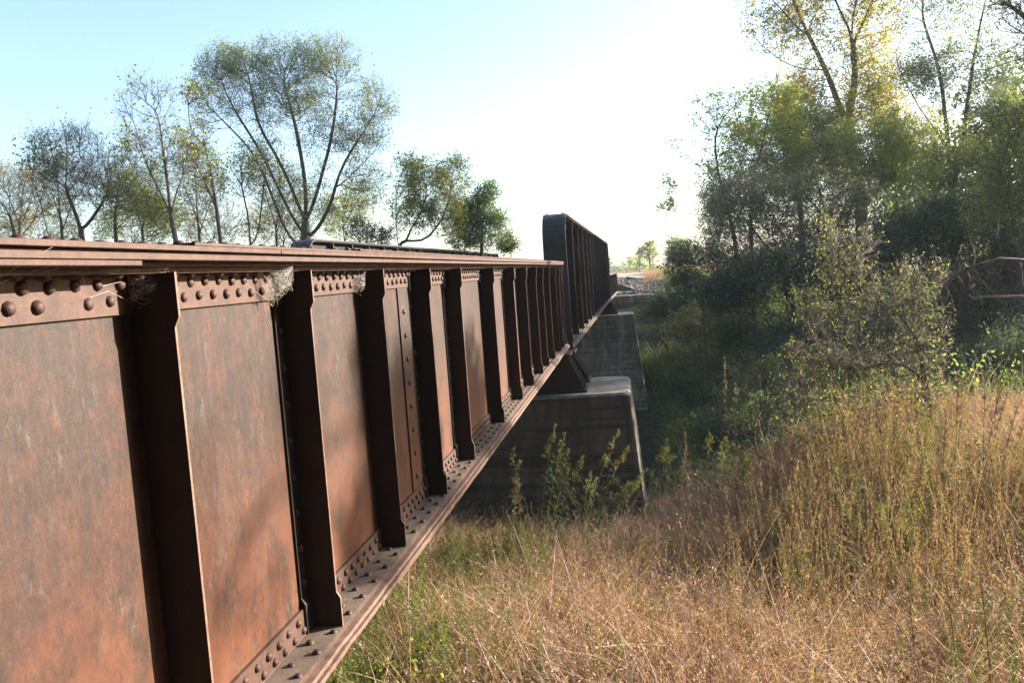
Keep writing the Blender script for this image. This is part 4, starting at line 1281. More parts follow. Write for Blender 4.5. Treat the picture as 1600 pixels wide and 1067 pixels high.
for (x, y, h, cr) in [(17.5, 27.5, 18, 3.8), (21, 31, 19, 4), (25, 35, 18, 4), (29, 39, 17, 4), (20, 39, 14, 3.6), (25, 44, 15, 4), (15, 33, 12, 3.0), (31, 47, 16, 4.2), (24, 52, 15, 4), (14.5, 25.5, 9, 2.6), (19, 47, 13, 3.4)]:
    wtree(WL[(x, y)], x, y, h, cr, npts=330, rbase=0.22, nleaf=12 if x > 15 else 40, lsize=0.34 if x > 15 else 0.13, lspread=0.6, leaf='l_dark', twigs=2, tlen=0.7, bark='bark')
tree('sparse_tree', 'sparse young tree outside the right edge whose twigs dapple the girder', 'tree', (12.6, 9.8, gz(12.6, 9.8) - .1),
     [[(12.6, 9.8, gz(12.6, 9.8) - .1), (12.5, 9.8, 1.0), (12.1, 10.0, 4.0)]],
     [(11.0, 9.55, 3.55, 0.2, 0.24, 0.55), (11.0, 9.9, 3.2, 0.2, 0.2, 0.3), (11.2, 10.9, 3.2, 0.3, 0.3, 0.4), (11.3, 10.4, 4.1, 0.2, 0.22, 0.2), (11.3, 10.7, 2.75, 0.25, 0.22, 0.2), (11.6, 11.6, 4.2, 0.3, 0.3, 0.35), (11.6, 12.2, 3.6, 0.5, 0.8, 0.7), (11.4, 14.5, 3.4, 0.5, 1.0, 0.7)],
     npts=800, rbase=0.08, nleaf=30, lsize=0.085, lspread=0.25, leaf='l_olive', twigs=3, tlen=0.2, leafprob=1.0, step=0.3)
# ==== MORE ====

# leafy trees added behind the photographer to block sky light from the rear
for k, (x, y, h, cr) in enumerate([(-12, -9, 15, 5), (-6.5, -12, 16, 5), (0, -13.5, 18, 5.5), (7, -12, 17, 5.5), (13.5, -8, 15, 5), (16, -1, 11, 4.5), (-14, -3, 12, 4.5)]):
    wtree(['tall leafy tree behind the viewpoint, left of the line', 'second leafy tree behind the viewpoint', 'broad leafy tree straight behind the viewpoint', 'leafy tree behind and right of the viewpoint',
           'leafy tree to the rear right of the viewpoint', 'leafy tree just right of the viewpoint, outside the frame', 'leafy tree just left of the viewpoint, outside the frame'][k],
          x, y, h, cr, npts=330, rbase=0.25, nleaf=22, lsize=0.6, lspread=1.0, leaf='l_dark', twigs=2, tlen=1.0)


for k, (x, y, h, cr) in enumerate([(13.5, 1.5, 14, 3.4), (18, 4, 16, 3.8), (23, 6.5, 17, 4), (29, 9.5, 18, 4.5), (11, -4.5, 15, 3.6), (34, 13, 18, 4.5), (15, -3, 16, 4)]):  # unseen trees added to block sky and deepen shade, sun path left open
    wtree(['leafy tree on the right bank level with the viewpoint', 'leafy tree on the right bank, second from the viewpoint', 'leafy tree on the right bank, third from the viewpoint', 'leafy tree on the right bank, fourth from the viewpoint',
           'leafy tree to the right and slightly behind the viewpoint', 'outermost leafy tree of the right bank row', 'inner leafy tree of the right bank row'][k],
          x, y, h, cr, npts=300, rbase=0.22, nleaf=22, lsize=0.5, lspread=0.8, leaf='l_dark', twigs=2, tlen=0.9)

# ------------------------------------------------------------------ grass and weeds (stuff)
def blade_mesh(n, h0, h1, spread, w, lean, curl, seg=3):
    base = rng.normal(size=(n, 2)) * spread
    az = rng.uniform(0, 2 * math.pi, n)
    h = rng.uniform(h0, h1, n)
    ln = np.abs(rng.normal(size=n)) * lean; cu = rng.uniform(0.2, 1, n) * curl
    side = np.stack([-np.sin(az), np.cos(az), np.zeros(n)], 1)
    fa = rng.uniform(0, 2 * math.pi, n)
    side = np.stack([np.cos(fa), np.sin(fa), np.zeros(n)], 1)
    V = []
    for k in range(seg + 1):
        t = k / seg
        out = h * (ln * t + cu * t * t)
        z = h * (t - 0.45 * cu * t * t)
        p = np.stack([base[:, 0] + np.cos(az) * out, base[:, 1] + np.sin(az) * out, z], 1)
        ww = w * (1 - 0.85 * t ** 1.5)
        V += [p - side * ww / 2, p + side * ww / 2]
    V = np.stack(V, 1)
    b_ = (np.arange(n) * 2 * (seg + 1))[:, None]
    Fa = np.concatenate([b_ + np.array([[2 * k, 2 * k + 1, 2 * k + 3, 2 * k + 2]]) for k in range(seg)], 0)
    tip = (V[:, -1] + V[:, -2]) / 2
    tdir = tip - (V[:, -3] + V[:, -4]) / 2
    return V.reshape(-1, 3), Fa, tip, tdir


def merge(parts):
    V, F_, o = [], [], 0
    for v, f in parts:
        V.append(v); F_.append(f + o); o += len(v)
    return np.concatenate(V), np.concatenate(F_)


def seedheads(tip, tdir, per, L, s):
    n = len(tip)
    td = tdir / (np.linalg.norm(tdir, axis=1, keepdims=True) + 1e-9)
    rep = np.repeat(np.arange(n), per)
    t = rng.uniform(-1.0, 0.15, len(rep))
    C = tip[rep] + td[rep] * (t * L)[:, None] + rng.normal(size=(len(rep), 3)) * s * 0.35
    return leaf_quads(C, rng.uniform(0.5, 1.2, len(rep)) * s, 0.28, 0.0, dirs=td[rep] * 1.2)


hidden = bpy.data.collections.new('clump_sources')


def clump(name, parts_mats):
    """parts_mats: list of (V,F,mat) -> one mesh with material slots"""
    V, F_, mi, o = [], [], [], 0
    mats = []
    for v, f, mt_ in parts_mats:
        if mt_ not in mats: mats.append(mt_)
        V.append(v); F_.append(f + o); mi.append(np.full(len(f), mats.index(mt_))); o += len(v)
    me = np_mesh(name, np.concatenate(V), [np.concatenate(F_)], None)
    for mt_ in mats: me.materials.append(mt_)
    me.polygons.foreach_set('material_index', np.concatenate(mi).astype(np.int32))
    o_ = bpy.data.objects.new(name, me)
    hidden.objects.link(o_)
    return o_


def scatter(name, src, pts, rot, scl, idx, label, cat):
    colc = bpy.data.collections.new(name + '_clumps')
    for o_ in src:
        hidden.objects.unlink(o_) if o_.name in hidden.objects else None
        colc.objects.link(o_)
    me = bpy.data.meshes.new(name)
    n = len(pts)
    me.vertices.add(n); me.vertices.foreach_set('co', np.asarray(pts, np.float32).ravel())
    at_ = me.attributes.new('rot', 'FLOAT_VECTOR', 'POINT'); at_.data.foreach_set('vector', np.asarray(rot, np.float32).ravel())
    at_ = me.attributes.new('scl', 'FLOAT', 'POINT'); at_.data.foreach_set('value', np.asarray(scl, np.float32))
    at_ = me.attributes.new('idx', 'INT', 'POINT'); at_.data.foreach_set('value', np.asarray(idx, np.int32))
    o_ = link(name, me)
    tag(o_, label, cat, kind='stuff')
    g = bpy.data.node_groups.new(name + '_nodes', 'GeometryNodeTree')
    g.interface.new_socket('Geometry', in_out='INPUT', socket_type='NodeSocketGeometry')
    g.interface.new_socket('Geometry', in_out='OUTPUT', socket_type='NodeSocketGeometry')
    gi_ = g.nodes.new('NodeGroupInput'); go = g.nodes.new('NodeGroupOutput')
    ci = g.nodes.new('GeometryNodeCollectionInfo'); ci.inputs['Collection'].default_value = colc
    ci.inputs['Separate Children'].default_value = True; ci.inputs['Reset Children'].default_value = True
    m2p = g.nodes.new('GeometryNodeMeshToPoints')
    iop = g.nodes.new('GeometryNodeInstanceOnPoints'); iop.inputs['Pick Instance'].default_value = True
    def attr(nm, ty):
        a_ = g.nodes.new('GeometryNodeInputNamedAttribute'); a_.data_type = ty; a_.inputs['Name'].default_value = nm; return a_.outputs['Attribute']
    L_ = g.links
    L_.new(gi_.outputs[0], m2p.inputs['Mesh']); L_.new(m2p.outputs[0], iop.inputs['Points'])
    L_.new(ci.outputs[0], iop.inputs['Instance']); L_.new(attr('idx', 'INT'), iop.inputs['Instance Index'])
    L_.new(attr('rot', 'FLOAT_VECTOR'), iop.inputs['Rotation']); L_.new(attr('scl', 'FLOAT'), iop.inputs['Scale'])
    L_.new(iop.outputs[0], go.inputs[0])
    md = o_.modifiers.new('scatter', 'NODES'); md.node_group = g
    return o_


M['g_dry'] = leafmat('dry_grass', [(0.0, (0.0539, 0.0248, 0.0179)), (0.25, (0.1294, 0.0600, 0.0384)), (0.5, (0.2695, 0.1398, 0.0894)), (0.75, (0.4311, 0.2692, 0.1916)), (1, (0.6251, 0.4659, 0.3959))], 0.35, 0.6, 0.9)
M['g_straw'] = leafmat('pale_straw', [(0.0, (0.1829, 0.1044, 0.0747)), (0.4, (0.3659, 0.2466, 0.1897)), (1, (0.6911, 0.5407, 0.4830))], 0.3, 0.45, 0.9)
M['g_green'] = leafmat('green_grass', [(0.0, (0.03, 0.05, 0.016)), (0.5, (0.075, 0.10, 0.028)), (0.8, (0.15, 0.16, 0.045)), (1, (0.33, 0.26, 0.12))], 0.4, 0.5, 1.2)
M['g_stalk'] = leafmat('weed_stalk', [(0.0, (0.1020, 0.0522, 0.0359)), (0.35, (0.1815, 0.1046, 0.0688)), (0.6, (0.2835, 0.1882, 0.1240)), (0.8, (0.2948, 0.2406, 0.0963)), (1, (0.5444, 0.3975, 0.3303))], 0.35, 0.6, 1.0)
M['plume'] = leafmat('faded_goldenrod_plume', [(0.0, (0.05, 0.065, 0.02)), (0.5, (0.10, 0.11, 0.03)), (0.85, (0.19, 0.17, 0.04)), (1, (0.30, 0.22, 0.08))], 0.35, 0.6)
M['g_dead'] = leafmat('dead_seed_head', [(0.0, (0.06, 0.045, 0.035)), (0.6, (0.15, 0.11, 0.085)), (1, (0.30, 0.23, 0.18))], 0.3, 0.6)
M['g_bright'] = leafmat('willow_leaf', [(0.0, (0.0383, 0.0606, 0.0224)), (0.6, (0.0765, 0.1030, 0.0383)), (1, (0.1404, 0.1575, 0.0639))], 0.45, 0.4)
M['g_red'] = leafmat('reddish_stem', [(0.0, (0.08, 0.032, 0.018)), (0.6, (0.17, 0.075, 0.04)), (1, (0.30, 0.17, 0.10))], 0.25, 0.6, 1.0)

src = []
for v in range(4):      # dry fine grass
    V1, F1, tp1, td1 = blade_mesh(36, 0.16, 0.55, 0.11, 0.0058, 0.42, 0.75)
    V2, F2 = seedheads(tp1[:24], td1[:24], 6, 0.08, 0.020)
    V3, F3, _, _ = blade_mesh(15, 0.10, 0.38, 0.12, 0.011, 0.8, 1.3)
    src.append(clump('a_dry_%d' % v, [(V1, F1, M['g_dry']), (V2, F2, M['g_straw' if v % 2 else 'g_dry']), (V3, F3, M['g_straw'])]))
for v in range(3):      # green grass
    V1, F1, tp1, td1 = blade_mesh(46, 0.10, 0.34, 0.10, 0.009, 0.6, 1.0)
    V2, F2, _, _ = blade_mesh(12, 0.2, 0.48, 0.10, 0.006, 0.4, 0.8)
    src.append(clump('b_green_%d' % v, [(V1, F1, M['g_green']), (V2, F2, M['g_dry'])]))
for v in range(3):      # tall thin stalks with small upright leaves
    V1, F1, tp1, td1 = blade_mesh(10, 0.5, 1.3, 0.24, 0.0045, 0.08, 0.14, 4)
    parts = [(V1, F1, M['g_red' if v == 0 else 'g_stalk'])]
    B4 = V1.reshape(10, -1, 3)
    C, D = [], []
    for q in range(10):
        mid = (B4[q, 0::2] + B4[q, 1::2]) / 2
        for _ in range(64):
            t = rng.uniform(0.3, 1.0) * 4; i0 = min(int(t), 3)
            C.append(mid[i0] * (1 - (t - i0)) + mid[i0 + 1] * (t - i0))
            a_ = rng.uniform(0, 6.28); D.append((math.cos(a_) * 0.7, math.sin(a_) * 0.7, 1.1))
    V2, F2 = leaf_quads(np.array(C), rng.uniform(0.012, 0.034, len(C)), 0.22, 0.0, dirs=np.array(D))
    parts.append((V2, F2, M['g_stalk']))
    src.append(clump('c_stalk_%d' % v, parts))
for v in range(2):      # feathery green horseweed
    V1, F1, tp1, td1 = blade_mesh(5, 0.5, 0.85, 0.07, 0.006, 0.10, 0.15, 4)
    B4 = V1.reshape(5, -1, 3); C, D = [], []
    for q in range(5):
        mid = (B4[q, 0::2] + B4[q, 1::2]) / 2
        for _ in range(110):
            t = rng.uniform(0.15, 1.0) * 4; i0 = min(int(t), 3)
            C.append(mid[i0] * (1 - (t - i0)) + mid[i0 + 1] * (t - i0))
            a_ = rng.uniform(0, 6.28); D.append((math.cos(a_), math.sin(a_), 0.8))
    V2, F2 = leaf_quads(np.array(C), rng.uniform(0.03, 0.07, len(C)), 0.12, 0.0, dirs=np.array(D))
    src.append(clump('d_horseweed_%d' % v, [(V1, F1, M['g_green']), (V2, F2, M['g_green'])]))
# long straws lying over
V1, F1, tp1, td1 = blade_mesh(16, 0.5, 0.95, 0.12, 0.005, 0.5, 0.9, 5)
V2, F2 = seedheads(tp1, td1, 9, 0.10, 0.016)
src.append(clump('e_straw_0', [(V1, F1, M['g_straw']), (V2, F2, M['g_straw'])]))
# broad-leaved creeping vine
V2, F2 = leaf_quads(rng.normal(size=(130, 3)) * np.array([0.13, 0.13, 0.06]) + np.array([0, 0, 0.15]), rng.uniform(0.02, 0.042, 130), 0.7, 0.0)
src.append(clump('f_vine_0', [(V2[:260], F2[:65], M['l_green']), (V2[260:], F2[65:] - 260, M['l_yellowgreen'])]))
KIND = {'dry': [0, 1, 2, 3], 'green': [4, 5, 6], 'stalk': [7, 8, 9], 'horse': [10, 11], 'straw': [12], 'vine': [13]}

pts, rot, scl, idx = [], [], [], []
def put(kind, x, y, s, tilt=0.12):
    pts.append((x, y, gz(x, y) - 0.02)); rot.append((rng.normal() * tilt, rng.normal() * tilt, rng.uniform(0, 6.28))); scl.append(s)
    idx.append(KIND[kind][rng.integers(len(KIND[kind]))])

nn = 17000
X_ = rng.uniform(-5.5, 11.5, nn); Y_ = 1.6 + 17.0 * rng.uniform(0, 1, nn) ** 0.85
okm = (X_ < 0.62 * Y_ + 2.0) & (X_ > -0.42 * Y_ - 1.4)
X_, Y_ = X_[okm], Y_[okm]
pn = wob(X_ * 1.6, Y_ * 1.6)
for x, y, q in zip(X_, Y_, pn):
    if 14.5 < y < 17.3 and x < 0.05: continue
    if rng.uniform() < 0.55 * max(0, -q * 2.2): continue
    hol = math.exp(-((x - 0.75) / 1.3) ** 2 - ((y - 8.2) / 0.6) ** 2) + math.exp(-((x - 2.4) / 1.2) ** 2 - ((y - 6.6) / 0.5) ** 2)
    if hol > 0.35:
        if rng.uniform() < 0.5: put('green', x, y, rng.uniform(0.4, 0.8))
        continue
    green = 0.85 * math.exp(-((x + 1.9 + 0.02 * y) / 0.95) ** 2) + (0.3 if q > 0.22 and x < 1.5 else 0) + (0.25 if x > 3.4 and y < 8 else 0)
    ang = x / y
    u = rng.uniform()
    if u < green:
        put('green', x, y, rng.uniform(0.8, 1.3))
    elif u < green + 0.16 * (1 - green):
        put('straw', x, y, rng.uniform(0.6, 1.0))
    else:
        put('dry', x, y, rng.uniform(0.55, 1.3) * (0.7 + 0.8 * max(0, q + 0.3)), 0.22)
    if -1.7 > x > -3.2 and 3 < y < 12 and rng.uniform() < 0.10: put('horse', x + 0.5, y, rng.uniform(0.6, 1.0))
# tall stalks on the right
for _ in range(900):
    y = rng.uniform(5.2, 13.2); a_ = 0.27 + rng.normal() * 0.15
    if a_ > 0.55 or a_ < 0.05: continue
    dens = math.exp(-((y - 9.5) / 2.8) ** 2)
    if rng.uniform() > dens: continue
    s_ = (0.6 + 0.5 * wob(a_ * y * 4, y * 3)) * (0.9 + 0.65 * math.exp(-((a_ - 0.28) / 0.13) ** 2) * min(1, (y - 3.5) / 5)) * rng.uniform(0.6, 1.3)
    put('stalk', a_ * y, y, s_, 0.09)
    if y > 6.5 and rng.uniform() < 0.4: put('horse', a_ * y + rng.normal() * 0.3, y + rng.normal() * 0.3, s_ * rng.uniform(0.7, 1.2), 0.1)
for _ in range(170):
    y = rng.uniform(3.5, 14.5); put('stalk', rng.uniform(-0.22, 0.5) * y, y, rng.uniform(0.4, 0.75), 0.2)
for _ in range(26):
    y = rng.uniform(3.8, 6.5); a_ = rng.uniform(0.28, 0.5); put('horse', a_ * y, y, rng.uniform(0.5, 0.8), 0.1)
for _ in range(45):
    y = rng.uniform(4, 11); put('horse', rng.uniform(-2.3, 0.0), y, rng.uniform(0.5, 0.9), 0.1)
for _ in range(70):
    c_ = at(rng.uniform(530, 615), rng.uniform(930, 1060), 4.4)
    put('vine', c_[0] + rng.normal() * 0.2, 4.0 + rng.uniform() * 1.4, rng.uniform(0.8, 1.3))
# dry growth by the road on the far bank
for _ in range(520):
    x = rng.uniform(1.2, 14); y = rng.uniform(62, 84)
    put('dry', x, y, rng.uniform(1.0, 2.2))
for _ in range(500):
    x = rng.uniform(-5, 16); y = rng.uniform(96, 118)
    put('dry', x, y, rng.uniform(0.8, 1.6))
scatter('dry_grass', src, pts, rot, scl, idx, 'dry tan and reddish grass with green tufts and tall weed stalks covering the sunlit near bank', 'grass')

# dark undergrowth filling the ravine
usrc = []
for v in range(4):
    n = 260
    C = rng.normal(size=(n, 3)) * np.array([0.36, 0.36, 0.2]) + np.array([0, 0, 0.3]); C[:, 2] = np.abs(C[:, 2])
    V2, F2 = leaf_quads(C, rng.uniform(0.025, 0.065, n), 0.6, 0.1)
    V1, F1, _, _ = blade_mesh(26, 0.4, 0.9, 0.25, 0.012, 0.5, 0.6)
    usrc.append(clump('u_leaf_%d' % v, [(V2, F2, M[['l_dark', 'l_green', 'l_dark', 'l_olive'][v]]), (V1, F1, M['g_green' if v % 2 else 'l_brush'])]))
pts, rot, scl, idx = [], [], [], []
n = 9000
X_ = rng.uniform(-9, 26, n); Y_ = rng.uniform(15, 62, n)
q_ = wob(X_ * 0.7, Y_ * 0.7)
for x, y, q in zip(X_, Y_, q_):
    if x > 0.62 * y + 3 or (23 < y < 30.5 and x < 4): continue
    if y < 17.5 and x < 1.5: continue
    if y > 52 and x < 2.8 + (62 - y) * 0.05: continue
    if 17 < y < 42 and x < 1.6 and x < 0.028 * y + 0.45: continue
    if 43.5 < y < 53.5 and x < 2.9 + (53.5 - y) * 0.1: continue
    pts.append((x, y, gz(x, y) - 0.05)); rot.append((rng.normal() * 0.15, rng.normal() * 0.15, rng.uniform(0, 6.28)))
    scl.append(rng.uniform(0.8, 1.8) * (1 + 0.8 * max(0, q)) * (1.0 if y > 24 else 0.8)); idx.append((0 if q > 0.1 else 1 if q > -0.1 else 2) if rng.uniform() < 0.7 else rng.integers(4))
scatter('undergrowth', usrc, pts, rot, scl, idx, 'dense dark green undergrowth covering the shaded ravine banks', 'undergrowth')


# ------------------------------------------------------------------ single weeds
def stem_plant(name, label, cat, px, py_top, py_base, Y, lean=(0.1, 0.0), leafmat_='g_bright', plume='plume', stems=2, leaf_len=0.23, leaf_w=0.12, nleaf=50, plume_n=900, plume_w=0.16, dried=False, group=None, plume_frac=0.24, floret=0.017):
    top = at(px, py_top, Y); b0 = at(px, py_base, Y)
    x0 = top[0] - lean[0]
    zg = gz(x0, Y) - 0.05
    base = np.array([x0, Y, zg]); h = top[2] - zg
    root = empty(name, base, label, cat, group)
    for s in range(stems):
        hh = h * (1 - 0.10 * s * rng.uniform(0.6, 1.6)); off = rng.normal(size=2) * (0.13 if stems > 2 else 0.07) * (s > 0)
        n = 12
        pl_ = []
        for i in range(n + 1):
            t = i / n
            pl_.append(np.array([off[0] + lean[0] * t ** 1.8 + 0.06 * s * t, off[1] + lean[1] * t ** 1.8 + 0.05 * (s % 2) * t, hh * t]))
        b = MB(); b.tube(pl_, list(np.linspace(0.007, 0.0025, n + 1)), 5)
        link('stem', b.mesh('stem', M['g_red' if dried else 'g_stalk'], True), root)
        pl_ = np.array(pl_)
        def on(t):
            f = t * n; i0 = np.minimum(f.astype(int), n - 1); w = (f - i0)[:, None]
            return pl_[i0] * (1 - w) + pl_[i0 + 1] * w
        if nleaf:
            t = np.sort(rng.uniform(0.18, 1 - plume_frac * 0.8, nleaf))
            a_ = np.arange(nleaf) * 2.4 + rng.normal(size=nleaf) * 0.6
            C = on(t); D = np.stack([np.cos(a_), np.sin(a_), np.full(nleaf, 0.35)], 1)
            # each leaf in two bent pieces
            L = leaf_len * rng.uniform(0.6, 1.15, nleaf) * (1.15 - 0.5 * t)
            D /= np.linalg.norm(D, axis=1, keepdims=True)
            sd = np.cross(D, [0, 0, 1.0]); sd /= np.linalg.norm(sd, axis=1, keepdims=True)
            w_ = (L * leaf_w / 2)[:, None]
            m_ = C + D * L[:, None] * 0.5 + np.array([0, 0, 0.01])
            e_ = C + D * L[:, None] * 0.9 - np.array([0, 0, 1.0]) * (L * 0.5)[:, None]
            V = np.stack([C, m_ + sd * w_, e_, m_ - sd * w_], 1).reshape(-1, 3)
            bb = (np.arange(nleaf) * 4)[:, None]
            link('leaves', np_mesh('leaves', V, [np.concatenate([bb + np.array([[0, 1, 3]]), bb + np.array([[1, 2, 3]])])], M[leafmat_]), root)
        if plume_n:
            nb = 26
            VV, FF, o_ = [], [], 0
            tb = rng.uniform(1 - plume_frac, 1.0, nb)
            Cb = on(tb); ab_ = rng.uniform(0, 6.28, nb)
            Lb = plume_w * (1.15 - (tb - (1 - plume_frac)) / plume_frac) * rng.uniform(0.6, 1.1, nb) + 0.02
            per = plume_n // nb
            P0, P1 = [], []
            C = []
            for i in range(nb):
                up = 0.9 if not dried else 1.3
                d = np.array([math.cos(ab_[i]), math.sin(ab_[i]), up]); d /= np.linalg.norm(d)
                tt = rng.uniform(0.1, 1, per)
                p = Cb[i] + d * (tt * Lb[i])[:, None] - np.array([0, 0, 1.0]) * ((tt ** 2) * Lb[i] * 0.35)[:, None]
                C.append(p + rng.normal(size=(per, 3)) * floret * 0.5)
                P0.append(Cb[i]); P1.append(Cb[i] + d * Lb[i] * 0.9)
            C = np.concatenate(C)
            V, Fa = leaf_quads(C, rng.uniform(0.6, 1.4, len(C)) * floret, 0.5, 0.0)
            link('flower_head', np_mesh('flower_head', V, [Fa], M[plume]), root)
            V, Fa = tubes(np.array(P0), np.array(P1), np.full(nb, 0.0014), np.full(nb, 0.0008), 3)
            link('side_stems', np_mesh('side_stems', V, [Fa], M['g_red' if dried else 'g_stalk']), root)
    return root


GR = 'goldenrods growing round the near pier'
stem_plant('goldenrod_plant', 'tallest goldenrod with long willow-like leaves leaning right in front of the near pier', 'wildflower', 968, 672, 800, 12.4, (0.62, 0), stems=5, nleaf=52, plume_w=0.15, plume_n=800, group=GR, plume_frac=0.26)
stem_plant('goldenrod_plant', 'slim goldenrod with a narrow bright leafy stem, leftmost green one before the near pier', 'wildflower', 868, 664, 790, 11.6, (0.34, 0), stems=2, nleaf=50, plume_w=0.12, plume_n=600, group=GR)
stem_plant('goldenrod_plant', 'middle goldenrod between the slim one and the tallest one before the near pier', 'wildflower', 890, 700, 800, 12.0, (0.34, 0), stems=3, nleaf=50, plume_w=0.13, plume_n=700, group=GR)
stem_plant('goldenrod_plant', 'short goldenrod with a fanned plume just right of the near pier corner', 'wildflower', 1042, 688, 760, 14.8, (0.05, 0), stems=3, nleaf=40, plume_w=0.22, plume_n=900, group=GR)
stem_plant('goldenrod_plant', 'faded goldenrod standing against the dark ravine, second right of the pier', 'wildflower', 1108, 672, 760, 14.0, (0.05, 0), stems=3, nleaf=60, plume_w=0.13, plume_n=700, group=GR)
stem_plant('goldenrod_plant', 'greenish goldenrod above the dry grass edge, third right of the pier', 'wildflower', 1160, 692, 770, 12.8, (0.02, 0), stems=4, nleaf=60, plume_w=0.14, plume_n=800, group=GR)
for (px, pt, Y, ln, lab) in [(925, 735, 12.8, 0.25, 'low leafy goldenrod under the tallest one by the pier'), 
                             (1020, 730, 13.8, 0.1, 'stunted goldenrod at the foot of the near pier corner'), (1128, 690, 13.4, 0.12, 'thin goldenrod between the faded and greenish ones')]:
    stem_plant('goldenrod_plant', lab, 'wildflower', px, pt, 800, Y, (ln, 0), stems=2, nleaf=50, plume_w=0.09, plume_n=200, group=GR, plume='l_olive')
DR = 'dried brown seed-head weeds'
stem_plant('dried_weed', 'dried brown weed spire beside the bottom flange in front of the dark pier', 'weed', 802, 698, 790, 10.6, (0.05, 0), stems=3, nleaf=10, leafmat_='l_brush', plume='l_brush', plume_n=600, plume_w=0.12, dried=True, group=DR, plume_frac=0.5)
for (px, pt, Y, lab) in [(1498, 576, 10.2, 'dried brown seed spire right of the tangled bush against dark shade'), (1541, 566, 10.4, 'tallest dried seed spire, upright against the dark woods at right'), (1566, 604, 9.6, 'bushy brown seed spire leaning right, near the right edge'),
                         (1592, 632, 9.2, 'brown seed spire at the very right edge of the photo'), (1133, 560, 15.0, 'thin dried weed standing in the ravine shade left of the tangled bush'), (1350, 600, 10.0, 'dried seed spire rising from the tall stalks'),
                         (1232, 640, 10.6, 'short dried seed spire at the left of the tall stalks'), (1071, 676, 13.0, 'small nodding dried weed beside the fallen log'), (1478, 640, 9.2, 'dense brown seed spire close to the yellow leaves')]:
    stem_plant('dried_weed', lab, 'weed', px, pt, 800, Y, (0.06 if px < 1560 else 0.22, 0), stems=2, nleaf=14, leafmat_='l_brush', plume='g_dead' if px != 1133 else 'l_brush', plume_n=900, plume_w=0.10, dried=True, group=DR, plume_frac=0.42, floret=0.011)
for (px, pt, Y, lab) in [(1412, 860, 4.9, 'thin green weed standing before the tall stalks, lower right'), (1478, 900, 4.4, 'light green feathery weed at the lower right'), (1530, 890, 4.3, 'light green feathery weed nearest the lower right corner'),
                         (1075, 850, 5.4, 'small green weed with narrow leaves in the dark hollow of the dry grass')]:
    stem_plant('green_weed', lab, 'weed', px, pt, 1067, Y, (-0.05, 0), stems=1, nleaf=60, leafmat_='g_green', plume='g_stalk', plume_n=260, plume_w=0.07, leaf_len=0.07, leaf_w=0.1, floret=0.008, group='single green weeds in the dry grass')

# ------------------------------------------------------------------ logs, stones, far bank
def log(px0, py0, px1, py1, Y, r, label):
    p0, p1 = at(px0, py0, Y), at(px1, py1, Y - 0.4)
    c_ = (p0 + p1) / 2; c_[2] = gz(c_[0], c_[1]) + 0.25
    root = empty('fallen_log', c_, label, 'log')
    b = MB(); d = p1 - p0
    b.tube([c_ * 0 + d * (t - 0.5) + np.array([0, 0, 0.05 * math.sin(t * 5)]) for t in np.linspace(0, 1, 6)], [r * 0.9, r, r * 1.05, r, r * 0.9, r * 0.75], 9)
    b.build('trunk', M['bark_pale'], root, smooth=True)
    b = MB(); b.tube([d * 0.1, d * 0.1 + np.array([0.1, 0, 0.35]), d * 0.12 + np.array([0.25, 0, 0.5])], [r * 0.35, r * 0.25, r * 0.12], 6); b.build('branch_stub', M['bark_pale'], root, smooth=True)
log(1005, 738, 1050, 748, 16.2, 0.10, 'pale fallen log lying against the right side of the near pier')
log(1075, 742, 1110, 752, 14.4, 0.06, 'short brown fallen log in the grass right of the pale one')

stone = MB()
mt, nt = newmat('grey_riprap_stone'); P = geo_pos(nt)
c = ramp(nt, noise(nt, P, 2.5, 5, 0.6), [(0.3, (0.09, 0.072, 0.055)), (0.6, (0.19, 0.16, 0.125)), (0.8, (0.32, 0.275, 0.22))])
out_principled(nt, c, 0.9, noise(nt, P, 14, 4), 0.5, 0.03, spec=0.2); M['stone'] = mt
ico = np.array([(0, 0, 1), (0.9, 0, 0.25), (0.25, 0.85, 0.3), (-0.75, 0.5, 0.2), (-0.7, -0.55, 0.25), (0.3, -0.85, 0.2), (0.7, 0.55, -0.35), (-0.3, 0.9, -0.35), (-0.9, 0, -0.35), (-0.25, -0.9, -0.3), (0.75, -0.5, -0.35), (0, 0, -0.8)])
icf = np.array([(0, 1, 2), (0, 2, 3), (0, 3, 4), (0, 4, 5), (0, 5, 1), (1, 6, 2), (2, 7, 3), (3, 8, 4), (4, 9, 5), (5, 10, 1), (2, 6, 7), (3, 7, 8), (4, 8, 9), (5, 9, 10), (1, 10, 6), (6, 11, 7), (7, 11, 8), (8, 11, 9), (9, 11, 10), (10, 11, 6)])
Vs, Fs = [], []
n = 0
for i in range(3600):
    y = rng.uniform(53.5, 86); x = rng.uniform(-1.2, 4.2 + (y < 66) * 1.6)
    r_ = 0.04 + 0.14 * rng.uniform() ** 3
    a_ = rng.uniform(0, 6.28); ca, sa = math.cos(a_), math.sin(a_)
    v = (ico + rng.normal(size=ico.shape) * 0.14) * r_ * np.array([1.2, 0.9, 0.6])
    v = v @ np.array([[ca, -sa, 0], [sa, ca, 0], [0, 0, 1]])
    Vs.append(v + np.array([x, y, gz(x, y) + r_ * 0.2])); Fs.append(icf + n); n += 12
tag(link('riprap', np_mesh('riprap', np.concatenate(Vs), [np.concatenate(Fs)], M['stone'])), 'loose grey broken stones covering the far bank beside the abutment', 'riprap', kind='stuff')
